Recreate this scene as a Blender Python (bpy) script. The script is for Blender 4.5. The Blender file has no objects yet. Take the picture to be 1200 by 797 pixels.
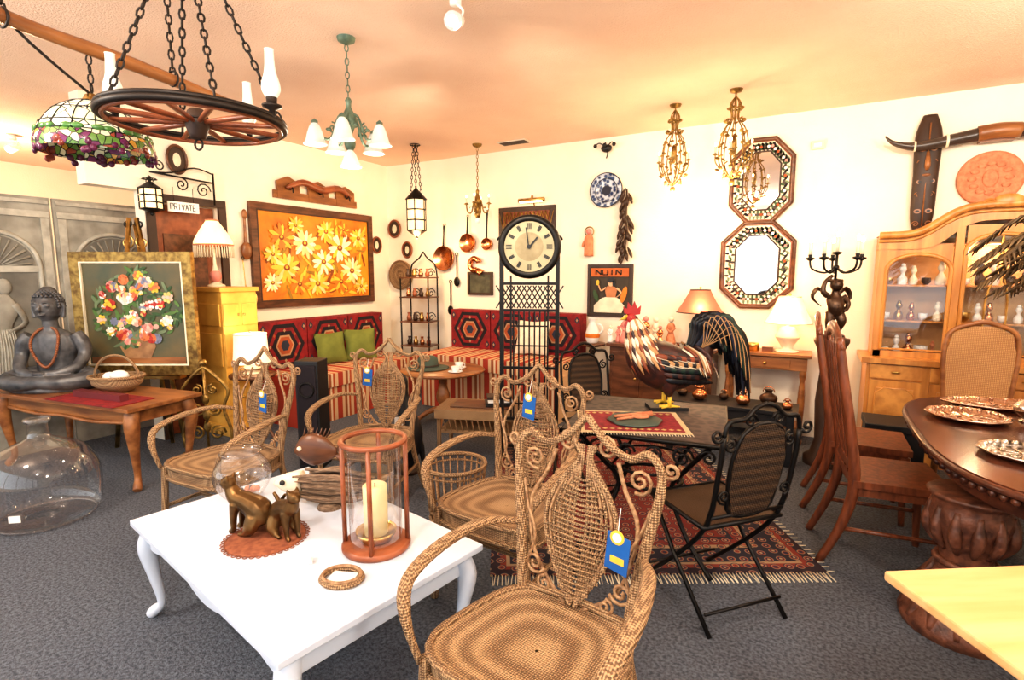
import bpy, math, random
from mathutils import Vector as V, Matrix, Euler
random.seed(3)
pi=math.pi; rad=math.radians
RU=random.uniform
# ------------------------------------------------------------------ materials
def mat(name,col,rough=.55,metal=0,col2=None,scale=8,bump=0,bscale=None,kind='noise',emit=0,ecol=None,stretch=(1,1,1),dist=2):
    m=bpy.data.materials.new(name); m.use_nodes=True; nt=m.node_tree; N=nt.nodes; L=nt.links
    p=N['Principled BSDF']; p.inputs['Roughness'].default_value=rough; p.inputs['Metallic'].default_value=metal
    c=tuple(col)+(1,); c2=tuple(col2)+(1,) if col2 else tuple(x*.75 for x in col)+(1,)
    tc=N.new('ShaderNodeTexCoord'); mp=N.new('ShaderNodeMapping'); mp.inputs['Scale'].default_value=stretch
    L.new(tc.outputs['Object'],mp.inputs['Vector'])
    rp=N.new('ShaderNodeValToRGB'); rp.color_ramp.elements[0].color=c2; rp.color_ramp.elements[1].color=c
    rp.color_ramp.elements[0].position=.35; rp.color_ramp.elements[1].position=.65
    if kind=='wave':
        t=N.new('ShaderNodeTexWave'); t.inputs['Scale'].default_value=scale; t.inputs['Distortion'].default_value=dist
        t.inputs['Detail'].default_value=3; rp.color_ramp.elements[0].position=.1; rp.color_ramp.elements[1].position=.9; out=t.outputs['Fac']
    elif kind=='voronoi':
        t=N.new('ShaderNodeTexVoronoi'); t.inputs['Scale'].default_value=scale; out=t.outputs['Distance']
    elif kind=='wicker':
        ts=[]
        for d in 'XYZ':
            t=N.new('ShaderNodeTexWave'); t.bands_direction=d; t.inputs['Scale'].default_value=scale; t.inputs['Distortion'].default_value=.6
            L.new(mp.outputs[0],t.inputs['Vector']); ts.append(t)
        a=N.new('ShaderNodeMath'); a.operation='ADD'; L.new(ts[0].outputs['Fac'],a.inputs[0]); L.new(ts[1].outputs['Fac'],a.inputs[1])
        b=N.new('ShaderNodeMath'); b.operation='ADD'; L.new(a.outputs[0],b.inputs[0]); L.new(ts[2].outputs['Fac'],b.inputs[1])
        d=N.new('ShaderNodeMath'); d.operation='DIVIDE'; d.inputs[1].default_value=3; L.new(b.outputs[0],d.inputs[0]); out=d.outputs[0]; t=None
    else:
        t=N.new('ShaderNodeTexNoise'); t.inputs['Scale'].default_value=scale; t.inputs['Detail'].default_value=5; out=t.outputs['Fac']
    if t: L.new(mp.outputs[0],t.inputs['Vector'])
    L.new(out,rp.inputs['Fac']); L.new(rp.outputs['Color'],p.inputs['Base Color'])
    if bump:
        bn=N.new('ShaderNodeBump'); bn.inputs['Strength'].default_value=bump; bn.inputs['Distance'].default_value=.01
        if bscale:
            n2=N.new('ShaderNodeTexNoise'); n2.inputs['Scale'].default_value=bscale; L.new(tc.outputs['Object'],n2.inputs['Vector']); L.new(n2.outputs['Fac'],bn.inputs['Height'])
        else: L.new(out,bn.inputs['Height'])
        L.new(bn.outputs[0],p.inputs['Normal'])
    if emit:
        p.inputs['Emission Color'].default_value=(tuple(ecol)+(1,)) if ecol else c; p.inputs['Emission Strength'].default_value=emit
    return m
def ramp_const(N,cols):
    rp=N.new('ShaderNodeValToRGB'); rp.color_ramp.interpolation='CONSTANT'; els=rp.color_ramp.elements
    els[0].color=tuple(cols[0][1])+(1,); els[1].position=cols[1][0]; els[1].color=tuple(cols[1][1])+(1,)
    for q,c in cols[2:]:
        e=els.new(q); e.color=tuple(c)+(1,)
    return rp
def stripes(name,cols,period,axis=0):
    m=mat(name,(1,1,1),.9); nt=m.node_tree; N=nt.nodes; L=nt.links; p=N['Principled BSDF']
    tc=N.new('ShaderNodeTexCoord'); sp=N.new('ShaderNodeSeparateXYZ'); L.new(tc.outputs['Object'],sp.inputs[0])
    d=N.new('ShaderNodeMath'); d.operation='DIVIDE'; d.inputs[1].default_value=period; L.new(sp.outputs[axis],d.inputs[0])
    fr=N.new('ShaderNodeMath'); fr.operation='FRACT'; L.new(d.outputs[0],fr.inputs[0])
    rp=ramp_const(N,cols); L.new(fr.outputs[0],rp.inputs[0]); L.new(rp.outputs[0],p.inputs['Base Color']); return m
def mosaic(name,cols,scale,rough=.5,emit=0,lead=.04):
    m=bpy.data.materials.new(name); m.use_nodes=True; nt=m.node_tree; N=nt.nodes; L=nt.links; p=N['Principled BSDF']; p.inputs['Roughness'].default_value=rough
    tc=N.new('ShaderNodeTexCoord'); v=N.new('ShaderNodeTexVoronoi'); v.inputs['Scale'].default_value=scale; e=N.new('ShaderNodeTexVoronoi'); e.feature='DISTANCE_TO_EDGE'; e.inputs['Scale'].default_value=scale
    L.new(tc.outputs['Object'],v.inputs['Vector']); L.new(tc.outputs['Object'],e.inputs['Vector']); sp=N.new('ShaderNodeSeparateXYZ'); L.new(v.outputs['Color'],sp.inputs[0])
    rp=ramp_const(N,cols); L.new(sp.outputs[0],rp.inputs[0]); g=N.new('ShaderNodeMath'); g.operation='GREATER_THAN'; g.inputs[1].default_value=lead; L.new(e.outputs['Distance'],g.inputs[0])
    mx=N.new('ShaderNodeMixRGB'); mx.inputs[1].default_value=(.01,.01,.01,1); L.new(g.outputs[0],mx.inputs[0]); L.new(rp.outputs[0],mx.inputs[2]); L.new(mx.outputs[0],p.inputs['Base Color'])
    if emit: L.new(mx.outputs[0],p.inputs['Emission Color']); p.inputs['Emission Strength'].default_value=emit
    return m
def glass(name,tint=(1,1,1),k=.12):
    m=bpy.data.materials.new(name); m.use_nodes=True; nt=m.node_tree; N=nt.nodes; L=nt.links; N.clear()
    o=N.new('ShaderNodeOutputMaterial'); mx=N.new('ShaderNodeMixShader'); t=N.new('ShaderNodeBsdfTransparent'); g=N.new('ShaderNodeBsdfGlossy')
    t.inputs[0].default_value=tuple(tint)+(1,); g.inputs['Roughness'].default_value=.03
    lw=N.new('ShaderNodeLayerWeight'); lw.inputs[0].default_value=.35; a=N.new('ShaderNodeMath'); a.operation='MULTIPLY_ADD'; a.inputs[1].default_value=.6; a.inputs[2].default_value=k*.4
    L.new(lw.outputs['Facing'],a.inputs[0]); L.new(a.outputs[0],mx.inputs[0]); L.new(t.outputs[0],mx.inputs[1]); L.new(g.outputs[0],mx.inputs[2]); L.new(mx.outputs[0],o.inputs[0]); return m
def wood(name,c,c2,st=(9,9,1),rough=.35,scale=2.2): return mat(name,c,rough,col2=c2,scale=scale,stretch=st)
WALL=mat('wall_paint',(.90,.83,.70),.85,col2=(.87,.79,.65),scale=2,bump=.15,bscale=60)
CEIL=mat('ceiling_paint',(.90,.68,.54),.9,col2=(.87,.64,.50),scale=3,bump=.6,bscale=90)
CARPET=mat('carpet',(.135,.155,.195),.95,col2=(.045,.055,.072),scale=75,bump=.8,bscale=150)
TRIM=mat('trim_paint',(.75,.68,.55),.5)
WHITE=mat('white_paint',(.62,.69,.80),.3,col2=(.58,.65,.77),scale=4)
WICK=mat('wicker',(.50,.32,.17),.6,col2=(.17,.09,.042),scale=40,bump=.8,kind='wicker')
RATT=mat('rattan',(.44,.27,.14),.5,col2=(.20,.10,.045),scale=60,bump=.5)
IRON=mat('black_iron',(.018,.016,.015),.4,.6)
DKBRZ=mat('dark_bronze',(.09,.05,.03),.35,.7,col2=(.04,.022,.014),scale=20)
OAK=wood('golden_oak',(.62,.29,.075),(.42,.17,.04)); PINE=wood('light_pine',(.80,.50,.24),(.68,.38,.15),(1,8,8))
WALN=wood('walnut',(.17,.065,.028),(.06,.022,.01),(2,9,9)); MIDW=wood('mid_brown_wood',(.36,.15,.05),(.18,.065,.022),(1.2,8,8))
REDW=mat('reddish_wood',(.33,.10,.04),.35,col2=(.18,.05,.02),scale=12); CHW=mat('dark_cherry_wood',(.22,.065,.027),.3,col2=(.10,.03,.013),scale=10,stretch=(4,4,1))
COPP=mat('copper',(.75,.34,.17),.25,1,col2=(.45,.18,.08),scale=10)
BRASS=mat('brass',(.72,.48,.17),.28,1,col2=(.4,.25,.08),scale=14)
GOLD=mat('antique_gold',(.42,.27,.08),.4,.8,col2=(.16,.09,.03),scale=25,bump=.3)
GLASS=glass('clear_glass'); 
CREAM=mat('cream',(.85,.76,.58),.6); BLACK=mat('black',(.01,.01,.012),.5); DARK=mat('dark_brown',(.05,.025,.015),.5)
RED=mat('deep_red',(.27,.012,.015),.85,col2=(.15,.008,.012),scale=20); KDK=mat('kilim_dark',(.015,.01,.015),.9); KBL=mat('kilim_blue',(.03,.035,.06),.9)
KCR=mat('kilim_cream',(.45,.27,.15),.9); KRU=mat('kilim_rust',(.38,.09,.03),.9); GREEN=mat('olive_fabric',(.17,.20,.04),.9); WHT=mat('white',(.9,.9,.88),.5)
STRIPE=stripes('striped_fabric',[(0,(.36,.04,.02)),(.3,(.62,.42,.24)),(.45,(.28,.08,.03)),(.6,(.68,.52,.34)),(.7,(.40,.07,.02)),(.82,(.62,.42,.24))],.22,0)
BULB=mat('lit_bulb',(1,.8,.5),.5,emit=16,ecol=(1,.72,.36))
SHADE=mat('lit_cream_shade',(.9,.75,.5),.8,emit=1.1,ecol=(1,.68,.34)); WSHADE=mat('white_shade',(.9,.82,.68),.8,emit=.5,ecol=(1,.82,.55))
RSHADE=mat('red_shade',(.42,.15,.09),.8,emit=.25,ecol=(.9,.32,.16)); FROST=mat('frosted_glass',(.80,.84,.78),.3,emit=.15,ecol=(.9,1,.9))
MIRR=mat('mirror',(.85,.85,.85),.03,1,col2=(.84,.84,.84)); STONE=mat('buddha_bronze',(.13,.13,.135),.42,.25,col2=(.045,.045,.05),scale=12,bump=.3); BEAD=mat('wood_beads',(.24,.08,.03),.35)
ORANGE=mat('orange',(.75,.22,.02),.6); YEL=mat('yellow',(.85,.55,.06),.6); BLUE=mat('tag_blue',(.01,.12,.42),.5); TERRA=mat('terracotta',(.66,.27,.14),.8,col2=(.5,.18,.09),scale=30,bump=.8)
RCOMB=mat('rooster_red',(.42,.02,.02),.5); BFEA=mat('blueblack_feather',(.010,.012,.018),.35,col2=(.004,.004,.006),scale=30); RUST=mat('rust_feather',(.26,.06,.02),.5); GRN=mat('verdigris',(.20,.28,.21),.5,.4,col2=(.09,.14,.10),scale=20)
LEAF=mat('leaf_green',(.10,.20,.05),.6); PINK=mat('pink',(.75,.28,.24),.6)
# ------------------------------------------------------------------ mesh builder
def cat(pts,k,closed=False):
    pts=[tuple(p) for p in pts]
    if k<=1 or len(pts)<3: return pts
    n=len(pts); out=[]; R=range(n if closed else n-1)
    for i in R:
        g=lambda j: pts[j%n] if closed else pts[max(0,min(n-1,j))]
        a,b,c,d=g(i-1),g(i),g(i+1),g(i+2)
        for s in range(k):
            t=s/k
            out.append(tuple(.5*((2*b[q])+(c[q]-a[q])*t+(2*a[q]-5*b[q]+4*c[q]-d[q])*t*t+(3*b[q]-a[q]-3*c[q]+d[q])*t**3) for q in range(len(b))))
    if not closed: out.append(pts[-1])
    return out
class M:
    def __init__(s,name,loc=(0,0,0),rot=0,parent=None):
        s.n=name;s.l=loc;s.r=rad(rot);s.v=[];s.f=[];s.m=[];s.s=[];s.mats=[];s.T=Matrix.Identity(4);s.p=parent
    def at(s,loc=(0,0,0),rz=0,rx=0,ry=0,sc=1):
        s.T=Matrix.Translation(loc)@Euler((rad(rx),rad(ry),rad(rz))).to_matrix().to_4x4()@Matrix.Scale(sc,4); return s
    def add(s,vs,fs,m,sm=True):
        o=len(s.v)
        if m not in s.mats: s.mats.append(m)
        i=s.mats.index(m)
        s.v+=[s.T@V(v) for v in vs]
        for f in fs: s.f.append([a+o for a in f]); s.m.append(i); s.s.append(sm)
    def box(s,c,d,m,rz=0,rx=0,ry=0):
        R=Euler((rad(rx),rad(ry),rad(rz))).to_matrix(); c=V(c)
        vs=[c+R@V((x*d[0]/2,y*d[1]/2,z*d[2]/2)) for x in(-1,1) for y in(-1,1) for z in(-1,1)]
        s.add(vs,[(0,1,3,2),(4,6,7,5),(0,4,5,1),(2,3,7,6),(0,2,6,4),(1,5,7,3)],m,False)
    def tube(s,pts,r,m,n=6,closed=False,k=4,flat=1,up=None):
        if not isinstance(r,(list,tuple)): r=[r]*len(pts)
        r2=[(x if isinstance(x,tuple) else (x,x*flat)) for x in r]
        P=cat([tuple(p)+q for p,q in zip(pts,r2)],k,closed)
        C=[V(p[:3]) for p in P]; N=len(C); vs=[]; nor=None
        for i in range(N):
            if closed: t=(C[(i+1)%N]-C[i-1])
            else: t=C[min(N-1,i+1)]-C[max(0,i-1)]
            if t.length<1e-9: t=V((0,0,1))
            t.normalize()
            if up is not None: nor=t.cross(V(up)); nor=nor if nor.length>1e-6 else V((1,0,0))
            elif nor is None: nor=t.orthogonal()
            else: nor=nor-t*nor.dot(t); nor=nor if nor.length>1e-6 else t.orthogonal()
            nor.normalize(); b=nor.cross(t)
            for j in range(n):
                a=2*pi*j/n; vs.append(C[i]+nor*math.cos(a)*max(P[i][3],1e-4)+b*math.sin(a)*max(P[i][4],1e-4))
        fs=[]
        for i in range(N if closed else N-1):
            for j in range(n):
                a=i*n+j;b=i*n+(j+1)%n;i2=(i+1)%N; fs.append((a,b,i2*n+(j+1)%n,i2*n+j))
        if not closed: fs.append(tuple(range(n))[::-1]); fs.append(tuple((N-1)*n+j for j in range(n)))
        s.add(vs,fs,m)
    def cyl(s,a,b,r,m,r2=None,n=12): s.tube([a,b],[r,r if r2 is None else r2],m,n,k=1)
    def lathe(s,prof,c,m,n=20,k=1,sy=1):
        prof=cat(prof,k); vs=[];fs=[]
        for r,z in prof:
            for j in range(n): a=2*pi*j/n; vs.append((c[0]+max(r,1e-4)*math.cos(a),c[1]+max(r,1e-4)*math.sin(a)*sy,c[2]+z))
        for i in range(len(prof)-1):
            for j in range(n): fs.append((i*n+j,i*n+(j+1)%n,(i+1)*n+(j+1)%n,(i+1)*n+j))
        s.add(vs,fs,m)
    def ell(s,c,r,m,rz=0,rx=0,ry=0,n=12):
        if not isinstance(r,tuple): r=(r,r,r)
        R=Euler((rad(rx),rad(ry),rad(rz))).to_matrix(); c=V(c); h=max(4,n//2); vs=[];fs=[]
        for i in range(h+1):
            p=pi*i/h
            for j in range(n):
                a=2*pi*j/n; q=max(math.sin(p),1e-3); vs.append(c+R@V((r[0]*q*math.cos(a),r[1]*q*math.sin(a),r[2]*math.cos(p))))
        for i in range(h):
            for j in range(n): fs.append((i*n+j,(i+1)*n+j,(i+1)*n+(j+1)%n,i*n+(j+1)%n))
        s.add(vs,fs,m)
    def tor(s,c,R,r,m,axis='z',n=24,k=6,sx=1,sy=1,a0=0,a1=360):
        pts=[];full=abs(a1-a0)>=360; q=n if full else n+1
        for j in range(q):
            a=rad(a0)+rad(a1-a0)*j/n; x,y=R*math.cos(a)*sx,R*math.sin(a)*sy
            pts.append({'z':(c[0]+x,c[1]+y,c[2]),'y':(c[0]+x,c[1],c[2]+y),'x':(c[0],c[1]+x,c[2]+y)}[axis])
        s.tube(pts,r,m,k,closed=full,k=1)
    def poly(s,pts,m,y=0,th=.01):
        n=len(pts); vs=[(p[0],y,p[1]) for p in pts]+[(p[0],y+th,p[1]) for p in pts]
        s.add(vs,[tuple(range(n)),tuple(range(2*n-1,n-1,-1))]+[(i,(i+1)%n,n+(i+1)%n,n+i) for i in range(n)],m,False)
    def hpoly(s,pts,m,z,th):
        n=len(pts); vs=[(p[0],p[1],z) for p in pts]+[(p[0],p[1],z-th) for p in pts]
        s.add(vs,[tuple(range(n)),tuple(range(2*n-1,n-1,-1))]+[(i,(i+1)%n,n+(i+1)%n,n+i) for i in range(n)],m,False)
    def disc(s,cx,cz,rx,rz,m,y,rot=0,n=14,th=.002):
        R=rad(rot); s.poly([(cx+rx*math.cos(a)*math.cos(R)-rz*math.sin(a)*math.sin(R),cz+rx*math.cos(a)*math.sin(R)+rz*math.sin(a)*math.cos(R)) for a in [2*pi*i/n for i in range(n)]],m,y,th)
    def spiral(s,c,r0,turns,r,m,dirn=1,a0=0,n=16):
        pts=[(c[0]+dirn*r0*(1-.85*i/n)*math.cos(rad(a0)+turns*2*pi*i/n),c[1],c[2]+r0*(1-.85*i/n)*math.sin(rad(a0)+turns*2*pi*i/n)) for i in range(n+1)]
        s.tube(pts,r,m,5,k=1)
    def chain(s,a,b,m,L=.045,r=.004,w=.012):
        a=V(a);b=V(b);d=b-a; n=max(2,int(d.length/(L*.78))); t=d.normalized(); u=t.orthogonal().normalized(); w2=t.cross(u)
        for i in range(n):
            c=a+d*((i+.5)/n); e=u if i%2 else w2
            s.tube([tuple(c+t*math.sin(q)*L/2+e*math.cos(q)*w) for q in [2*pi*j/8 for j in range(8)]],r,m,4,closed=True,k=1)
    def done(s,bevel=0,fuse=0,sub=0):
        me=bpy.data.meshes.new(s.n); me.from_pydata([tuple(v) for v in s.v],[],s.f)
        for mm in s.mats: me.materials.append(mm)
        me.polygons.foreach_set('material_index',s.m); me.polygons.foreach_set('use_smooth',s.s); me.update()
        o=bpy.data.objects.new(s.n,me); bpy.context.collection.objects.link(o); o.location=s.l; o.rotation_euler=(0,0,s.r)
        if s.p: o.parent=s.p
        if bevel:
            b=o.modifiers.new('b','BEVEL'); b.width=bevel; b.segments=2; b.limit_method='ANGLE'; b.angle_limit=rad(62)
        if fuse:
            b=o.modifiers.new('r','REMESH'); b.mode='VOXEL'; b.voxel_size=fuse; b.use_smooth_shade=True
            b=o.modifiers.new('s','SMOOTH'); b.iterations=4; b.factor=.5
        return o
def cabriole(o,x,y,h,m,r=.03,s=None):
    dx=(1 if x>0 else -1)*.7; dy=(1 if y>0 else -1)*.7
    o.tube([(x,y,h),(x+.028*dx,y+.028*dy,h*.8),(x+.012*dx,y+.012*dy,h*.5),(x-.01*dx,y-.01*dy,h*.18),(x+.02*dx,y+.02*dy,.035),(x+.045*dx,y+.045*dy,.012)],[r*1.1,r*1.15,r*.75,r*.5,r*.7,r*.6],m,10)
# ------------------------------------------------------------------ room
def slab(name,x0,x1,y0,y1,z0,z1,m):
    o=M(name); o.box(((x0+x1)/2,(y0+y1)/2,(z0+z1)/2),(x1-x0,y1-y0,z1-z0),m); return o.done()
slab('floor',-9.15,2.75,-2.6,5.6,-.1,0,CARPET); slab('ceiling',-9.15,2.75,-2.6,5.6,2.9,3.0,CEIL)
slab('wall_back',-5.15,2.75,5.45,5.6,0,2.9,WALL); slab('wall_right',2.6,2.75,-2.6,5.45,0,2.9,WALL)
slab('wall_far',-9.15,-9,-2.6,5.6,0,2.9,WALL); slab('wall_side',-9,-5.15,4.5,4.6,0,2.9,WALL)
w=M('wall_left')
for y0,y1,z0,z1 in [(3.1,5.45,0,2.9),(2.52,3.1,2.12,2.9),(2.45,2.52,0,2.9),(2.05,2.45,2.2,2.9)]: w.box((-5.075,(y0+y1)/2,(z0+z1)/2),(.15,y1-y0,z1-z0),WALL)
w.done()
w=M('wall_front'); w.box((-3.2,-2.55,.2),(11.9,.1,.4),WALL); w.box((-3.2,-2.55,2.8),(11.9,.1,.2),WALL); w.done()
w=M('window_1')
for i in range(8): w.box((-9.1+i*1.69,-2.55,1.55),(.07,.1,2.3),TRIM)
w.done()
w=M('door_1'); w.box((-5.1,2.81,1.06),(.05,.57,2.1),REDW)
for z in (.6,1.5): w.box((-5.07,2.81,z),(.015,.38,.7),WALN)
w.ell((-5.05,2.6,1.0),.025,BRASS); w.done()
w=M('trim_1')
w.box((-4.99,2.49,1.06),(.03,.07,2.12),DARK); w.box((-4.99,3.13,1.06),(.03,.07,2.12),DARK); w.box((-4.99,2.81,2.15),(.03,.71,.07),DARK); w.done()
slab('baseboard_back',-5,2.6,5.43,5.45,0,.1,TRIM); slab('baseboard_left',-5,-4.98,3.17,5.43,0,.1,TRIM)
# ------------------------------------------------------------------ wicker armchairs
def wicker_chair(x,y,rot,tag=None):
    c=M('wicker_armchair',(x,y,0),rot); out=[]
    for i in range(28):
        a=2*pi*i/28; cx,sy=math.cos(a),math.sin(a); e=.55
        px=math.copysign(abs(cx)**e,cx); py=math.copysign(abs(sy)**e,sy); out.append((px*(.25-.035*py),py*.235))
    vs=[];fs=[];ks=[1,.75,.5,.25,.02]
    for k in ks:
        for p in out: vs.append((p[0]*k,p[1]*k,.445-.025*(1-k*k)))
    for i in range(4):
        for j in range(28): fs.append((i*28+j,i*28+(j+1)%28,(i+1)*28+(j+1)%28,(i+1)*28+j))
    c.add(vs,fs,WICK)
    vs=[(p[0]*q,p[1]*q,z) for z,q in((.445,1.02),(.37,1.0)) for p in out]; c.add(vs,[(j,(j+1)%28,28+(j+1)%28,28+j) for j in range(28)],WICK)
    vs=[(p[0]*.98,p[1]*.98,.405) for p in out]; c.add(vs,[tuple(range(28))],WICK,False)
    for z in(.445,.375): c.tube([(p[0]*1.02,p[1]*1.02,z) for p in out],.013,WICK,6,closed=True,k=1)
    for sx in(-1,1):
        c.tube([(sx*.235,-.21,.43),(sx*.245,-.22,.2),(sx*.25,-.235,0)],.018,WICK,8)
        c.tube([(sx*.235,.31,0),(sx*.2,.23,.25),(sx*.19,.205,.43),(sx*.215,.235,.65),(sx*.25,.27,.85),(sx*.245,.28,.93),(sx*.205,.285,.965),(sx*.15,.285,.94),(sx*.07,.288,.975),(0,.29,1.05)],[.018]*4+[.015,.014,.013,.012,.012,.012],WICK,8)
        c.tube([(sx*.215,.235,.66),(sx*.28,.12,.685),(sx*.315,-.05,.67),(sx*.31,-.2,.63),(sx*.275,-.245,.55),(sx*.245,-.225,.42)],[.013,.02,.023,.022,.018,.015],WICK,8,flat=.7,up=(0,0,1))
        c.tube([(sx*.245,-.2,.2),(sx*.215,.24,.2)],.011,WICK,6,k=1)
        c.tube([(sx*.24,-.21,.34),(sx*.2,-.215,.365),(sx*.1,-.22,.36)],.007,RATT,5)
        Y=lambda z:.21+.16*(z-.43)
        c.spiral((sx*.155,Y(.53),.535),.04,1.6,.006,RATT,sx,200); c.spiral((sx*.185,Y(.85),.88),.042,1.7,.006,RATT,sx,250)
        c.spiral((sx*.065,Y(.97),.955),.038,1.6,.006,RATT,-sx,60); c.spiral((sx*.11,Y(.47),.48),.028,1.4,.005,RATT,-sx,90)
        c.spiral((sx*.275,.285,.93),.028,1.5,.006,RATT,sx,180)
        c.tube([(sx*.03,Y(.44),.44),(sx*.12,Y(.6),.50),(sx*.17,Y(.6),.6),(sx*.19,Y(.75),.74),(sx*.14,Y(.85),.84),(sx*.11,Y(.92),.92)],.007,RATT,5)
        c.tube([(sx*.2,Y(.5),.5),(sx*.16,Y(.6),.62),(sx*.2,Y(.7),.72),(sx*.225,Y(.8),.8)],.006,RATT,5)
    c.tube([(-.22,-.02,.2),(.22,-.02,.2)],.011,WICK,6,k=1)
    for sx in(-1,1):
        P=[(0,.0),(.04,.06),(.085,.14),(.115,.22),(.118,.29),(.09,.36),(.045,.42),(.012,.47),(.03,.51)]
        for q,k in enumerate((1,.86,.72,.58,.44,.3,.15)):
            c.tube([(sx*(a*k+.006),.207+.16*b,.445+b) for a,b in P],.009 if q==0 else .0055,WICK if q%2==0 else RATT,5,k=3)
    for i in range(24):
        b=.05+i*.0155; wdt=.118*math.sin(min(1,b/.43)*pi)**.75 if b<.43 else 0
        if wdt>.01:
            k=[.98,.72,.86][i%3]
            c.tube([(-wdt*k,.202+.16*b,.445+b),(0,.198+.16*b,.445+b-.006),(wdt*k,.202+.16*b,.445+b)],.0045,WICK,4,k=2)
    c.tube([(-.2,.215,.45),(0,.222,.46),(.2,.215,.45)],.012,WICK,6)
    if tag:
        tx,tz=tag; c.box((tx,.16,tz),(.075,.003,.115),BLUE,rz=-8,ry=6); c.disc(tx,tz+.05,.022,.022,YEL,.155); c.disc(tx,tz+.05,.014,.014,WHT,.153)
        c.box((tx,.157,tz-.02),(.045,.002,.02),YEL,rz=-8); c.tube([(tx,.16,tz+.06),(tx-.01,.2,tz+.12)],.0015,WHT,4,k=1)
    c.done()
wicker_chair(-.62,1.24,-6,(.17,.70)); wicker_chair(-1.17,2.02,-4,(.02,.86)); wicker_chair(-2.42,2.42,16,(-.1,.8)); wicker_chair(-2.85,1.72,4,(.12,.75))
# ------------------------------------------------------------------ white coffee table + things on it
t=M('white_coffee_table',(-1.76,1.335,0),-10.2)
t.box((0,0,.437),(1.30,.82,.026),WHITE); t.box((0,0,.418),(1.26,.78,.012),WHITE)
for sy in(-1,1):
    n=24; top=[(-.58+1.16*i/n,.412) for i in range(n+1)]; bot=[(-.58+1.16*i/n,.35-.022*math.cos(4*pi*i/n)) for i in range(n,-1,-1)]; t.poly(top+bot,WHITE,sy*.355-.01,.02)
for sx in(-1,1): t.box((sx*.595,0,.375),(.02,.7,.075),WHITE)
for sx in(-1,1):
    for sy in(-1,1): cabriole(t,sx*.585,sy*.345,.41,WHITE,.034)
t.done(.004)
h=M('hurricane_candle_holder',(-1.40,1.41,.45))
h.lathe([(0,0),(.125,0),(.13,.008),(.13,.02),(.12,.028),(0,.028)],(0,0,0),REDW,36)
h.tor((0,0,.425),.118,.011,REDW,n=36)
for i in range(4):
    a=rad(35+90*i); h.cyl((.118*math.cos(a),.118*math.sin(a),.02),(.118*math.cos(a),.118*math.sin(a),.43),.009,REDW,n=8)
h.lathe([(.098,.03),(.1,.40)],(0,0,0),GLASS,36); h.lathe([(0,.03),(.06,.032),(.075,.055),(.078,.07),(.07,.06),(0,.05)],(0,0,0),BRASS,24)
CAND=mat('ivory_candle',(.85,.72,.42),.5,emit=.15,ecol=(1,.8,.4)); h.lathe([(0,.055),(.045,.055),(.046,.245),(.04,.25),(.036,.24),(0,.238)],(0,0,0),CAND,24); h.cyl((0,0,.238),(0,0,.255),.002,BLACK,n=5); h.done()
BRZ=mat('bronze_cat',(.20,.11,.04),.35,.8,col2=(.09,.05,.02),scale=12)
def cat_fig(x,y,rot,sc,bend):
    c=M('cat_figurine',(x,y,.455),rot); c.at(sc=sc)
    c.tube([(.06,0,.05),(.05,0,.1),(0,0,.13),(-.05,0,.15),(-.075,0,.19)],[.050,.056,.044,.038,.027],BRZ,12)
    c.ell((-.085,0,.21),(.035,.032,.031),BRZ); c.ell((-.113,0,.2),(.014,.014,.011),BRZ)
    for sy in(-1,1):
        c.tube([(-.077,sy*.02,.228),(-.073,sy*.024,.252)],[.014,.003],BRZ,6,k=1)
        c.tube([(-.04,sy*.025,.13),(-.05,sy*.028,.07),(-.055,sy*.026,.012),(-.075,sy*.026,.008)],[.024,.016,.012,.01],BRZ,8)
        c.tube([(.05,sy*.03,.08),(.04,sy*.045,.04),(.01,sy*.045,.012),(-.02,sy*.042,.008)],[.036,.032,.014,.01],BRZ,8)
    c.tube([(.09,0,.03),(.13,.02*bend,.06),(.12,.04*bend,.12),(.09,.05*bend,.16)],[.015,.013,.011,.008],BRZ,8)
    c.done(fuse=.004)
cat_fig(-1.93,1.235,20,.95,1); cat_fig(-1.77,1.29,170,.85,-1)
m=M('round_woven_mat',(-1.83,1.24,.45)); m.lathe([(0,.004),(.13,.004),(.15,.002),(.15,0)],(0,0,0),mat('mat_rust',(.32,.11,.05),.8,col2=(.2,.06,.03),scale=40),40)
for i in range(40): a=2*pi*i/40; m.tor((.155*math.cos(a),.155*math.sin(a),.003),.008,.002,REDW,n=8,k=4)
m.done()
c=M('wicker_coaster_frame',(-1.34,1.18,.45),20); c.tor((0,0,.01),.07,.01,WICK,n=30,sy=.8); c.tor((0,0,.022),.066,.006,RATT,n=30,sy=.8); c.box((0,0,.008),(.09,.07,.006),WHT); c.done()
c=M('price_card',(-1.53,1.18,.45),25); c.box((0,0,.022),(.055,.002,.04),WHT,rx=20); c.box((0,.012,.022),(.055,.002,.04),WHT,rx=-20); c.done()
v=M('glass_fishbowl_vase',(-2.26,1.43,.45)); v.lathe([(0,.003),(.06,.003),(.10,.04),(.125,.10),(.12,.15),(.085,.20),(.08,.215),(.09,.225)],(0,0,0),GLASS,32,k=3); v.lathe([(.088,.222),(.094,.226),(.088,.23)],(0,0,0),GLASS,32)
for i in range(16): v.ell((RU(-.05,.05),RU(-.05,.05),.02+RU(0,.02)),RU(.01,.018),TERRA if i%3 else STONE,n=8)
v.done()
f=M('driftwood_fish_sculpture',(-1.83,1.565,.45),24)
DRIFT=mat('driftwood',(.30,.20,.13),.8,col2=(.12,.07,.04),scale=25,bump=.5,stretch=(1,6,6)); 
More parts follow.
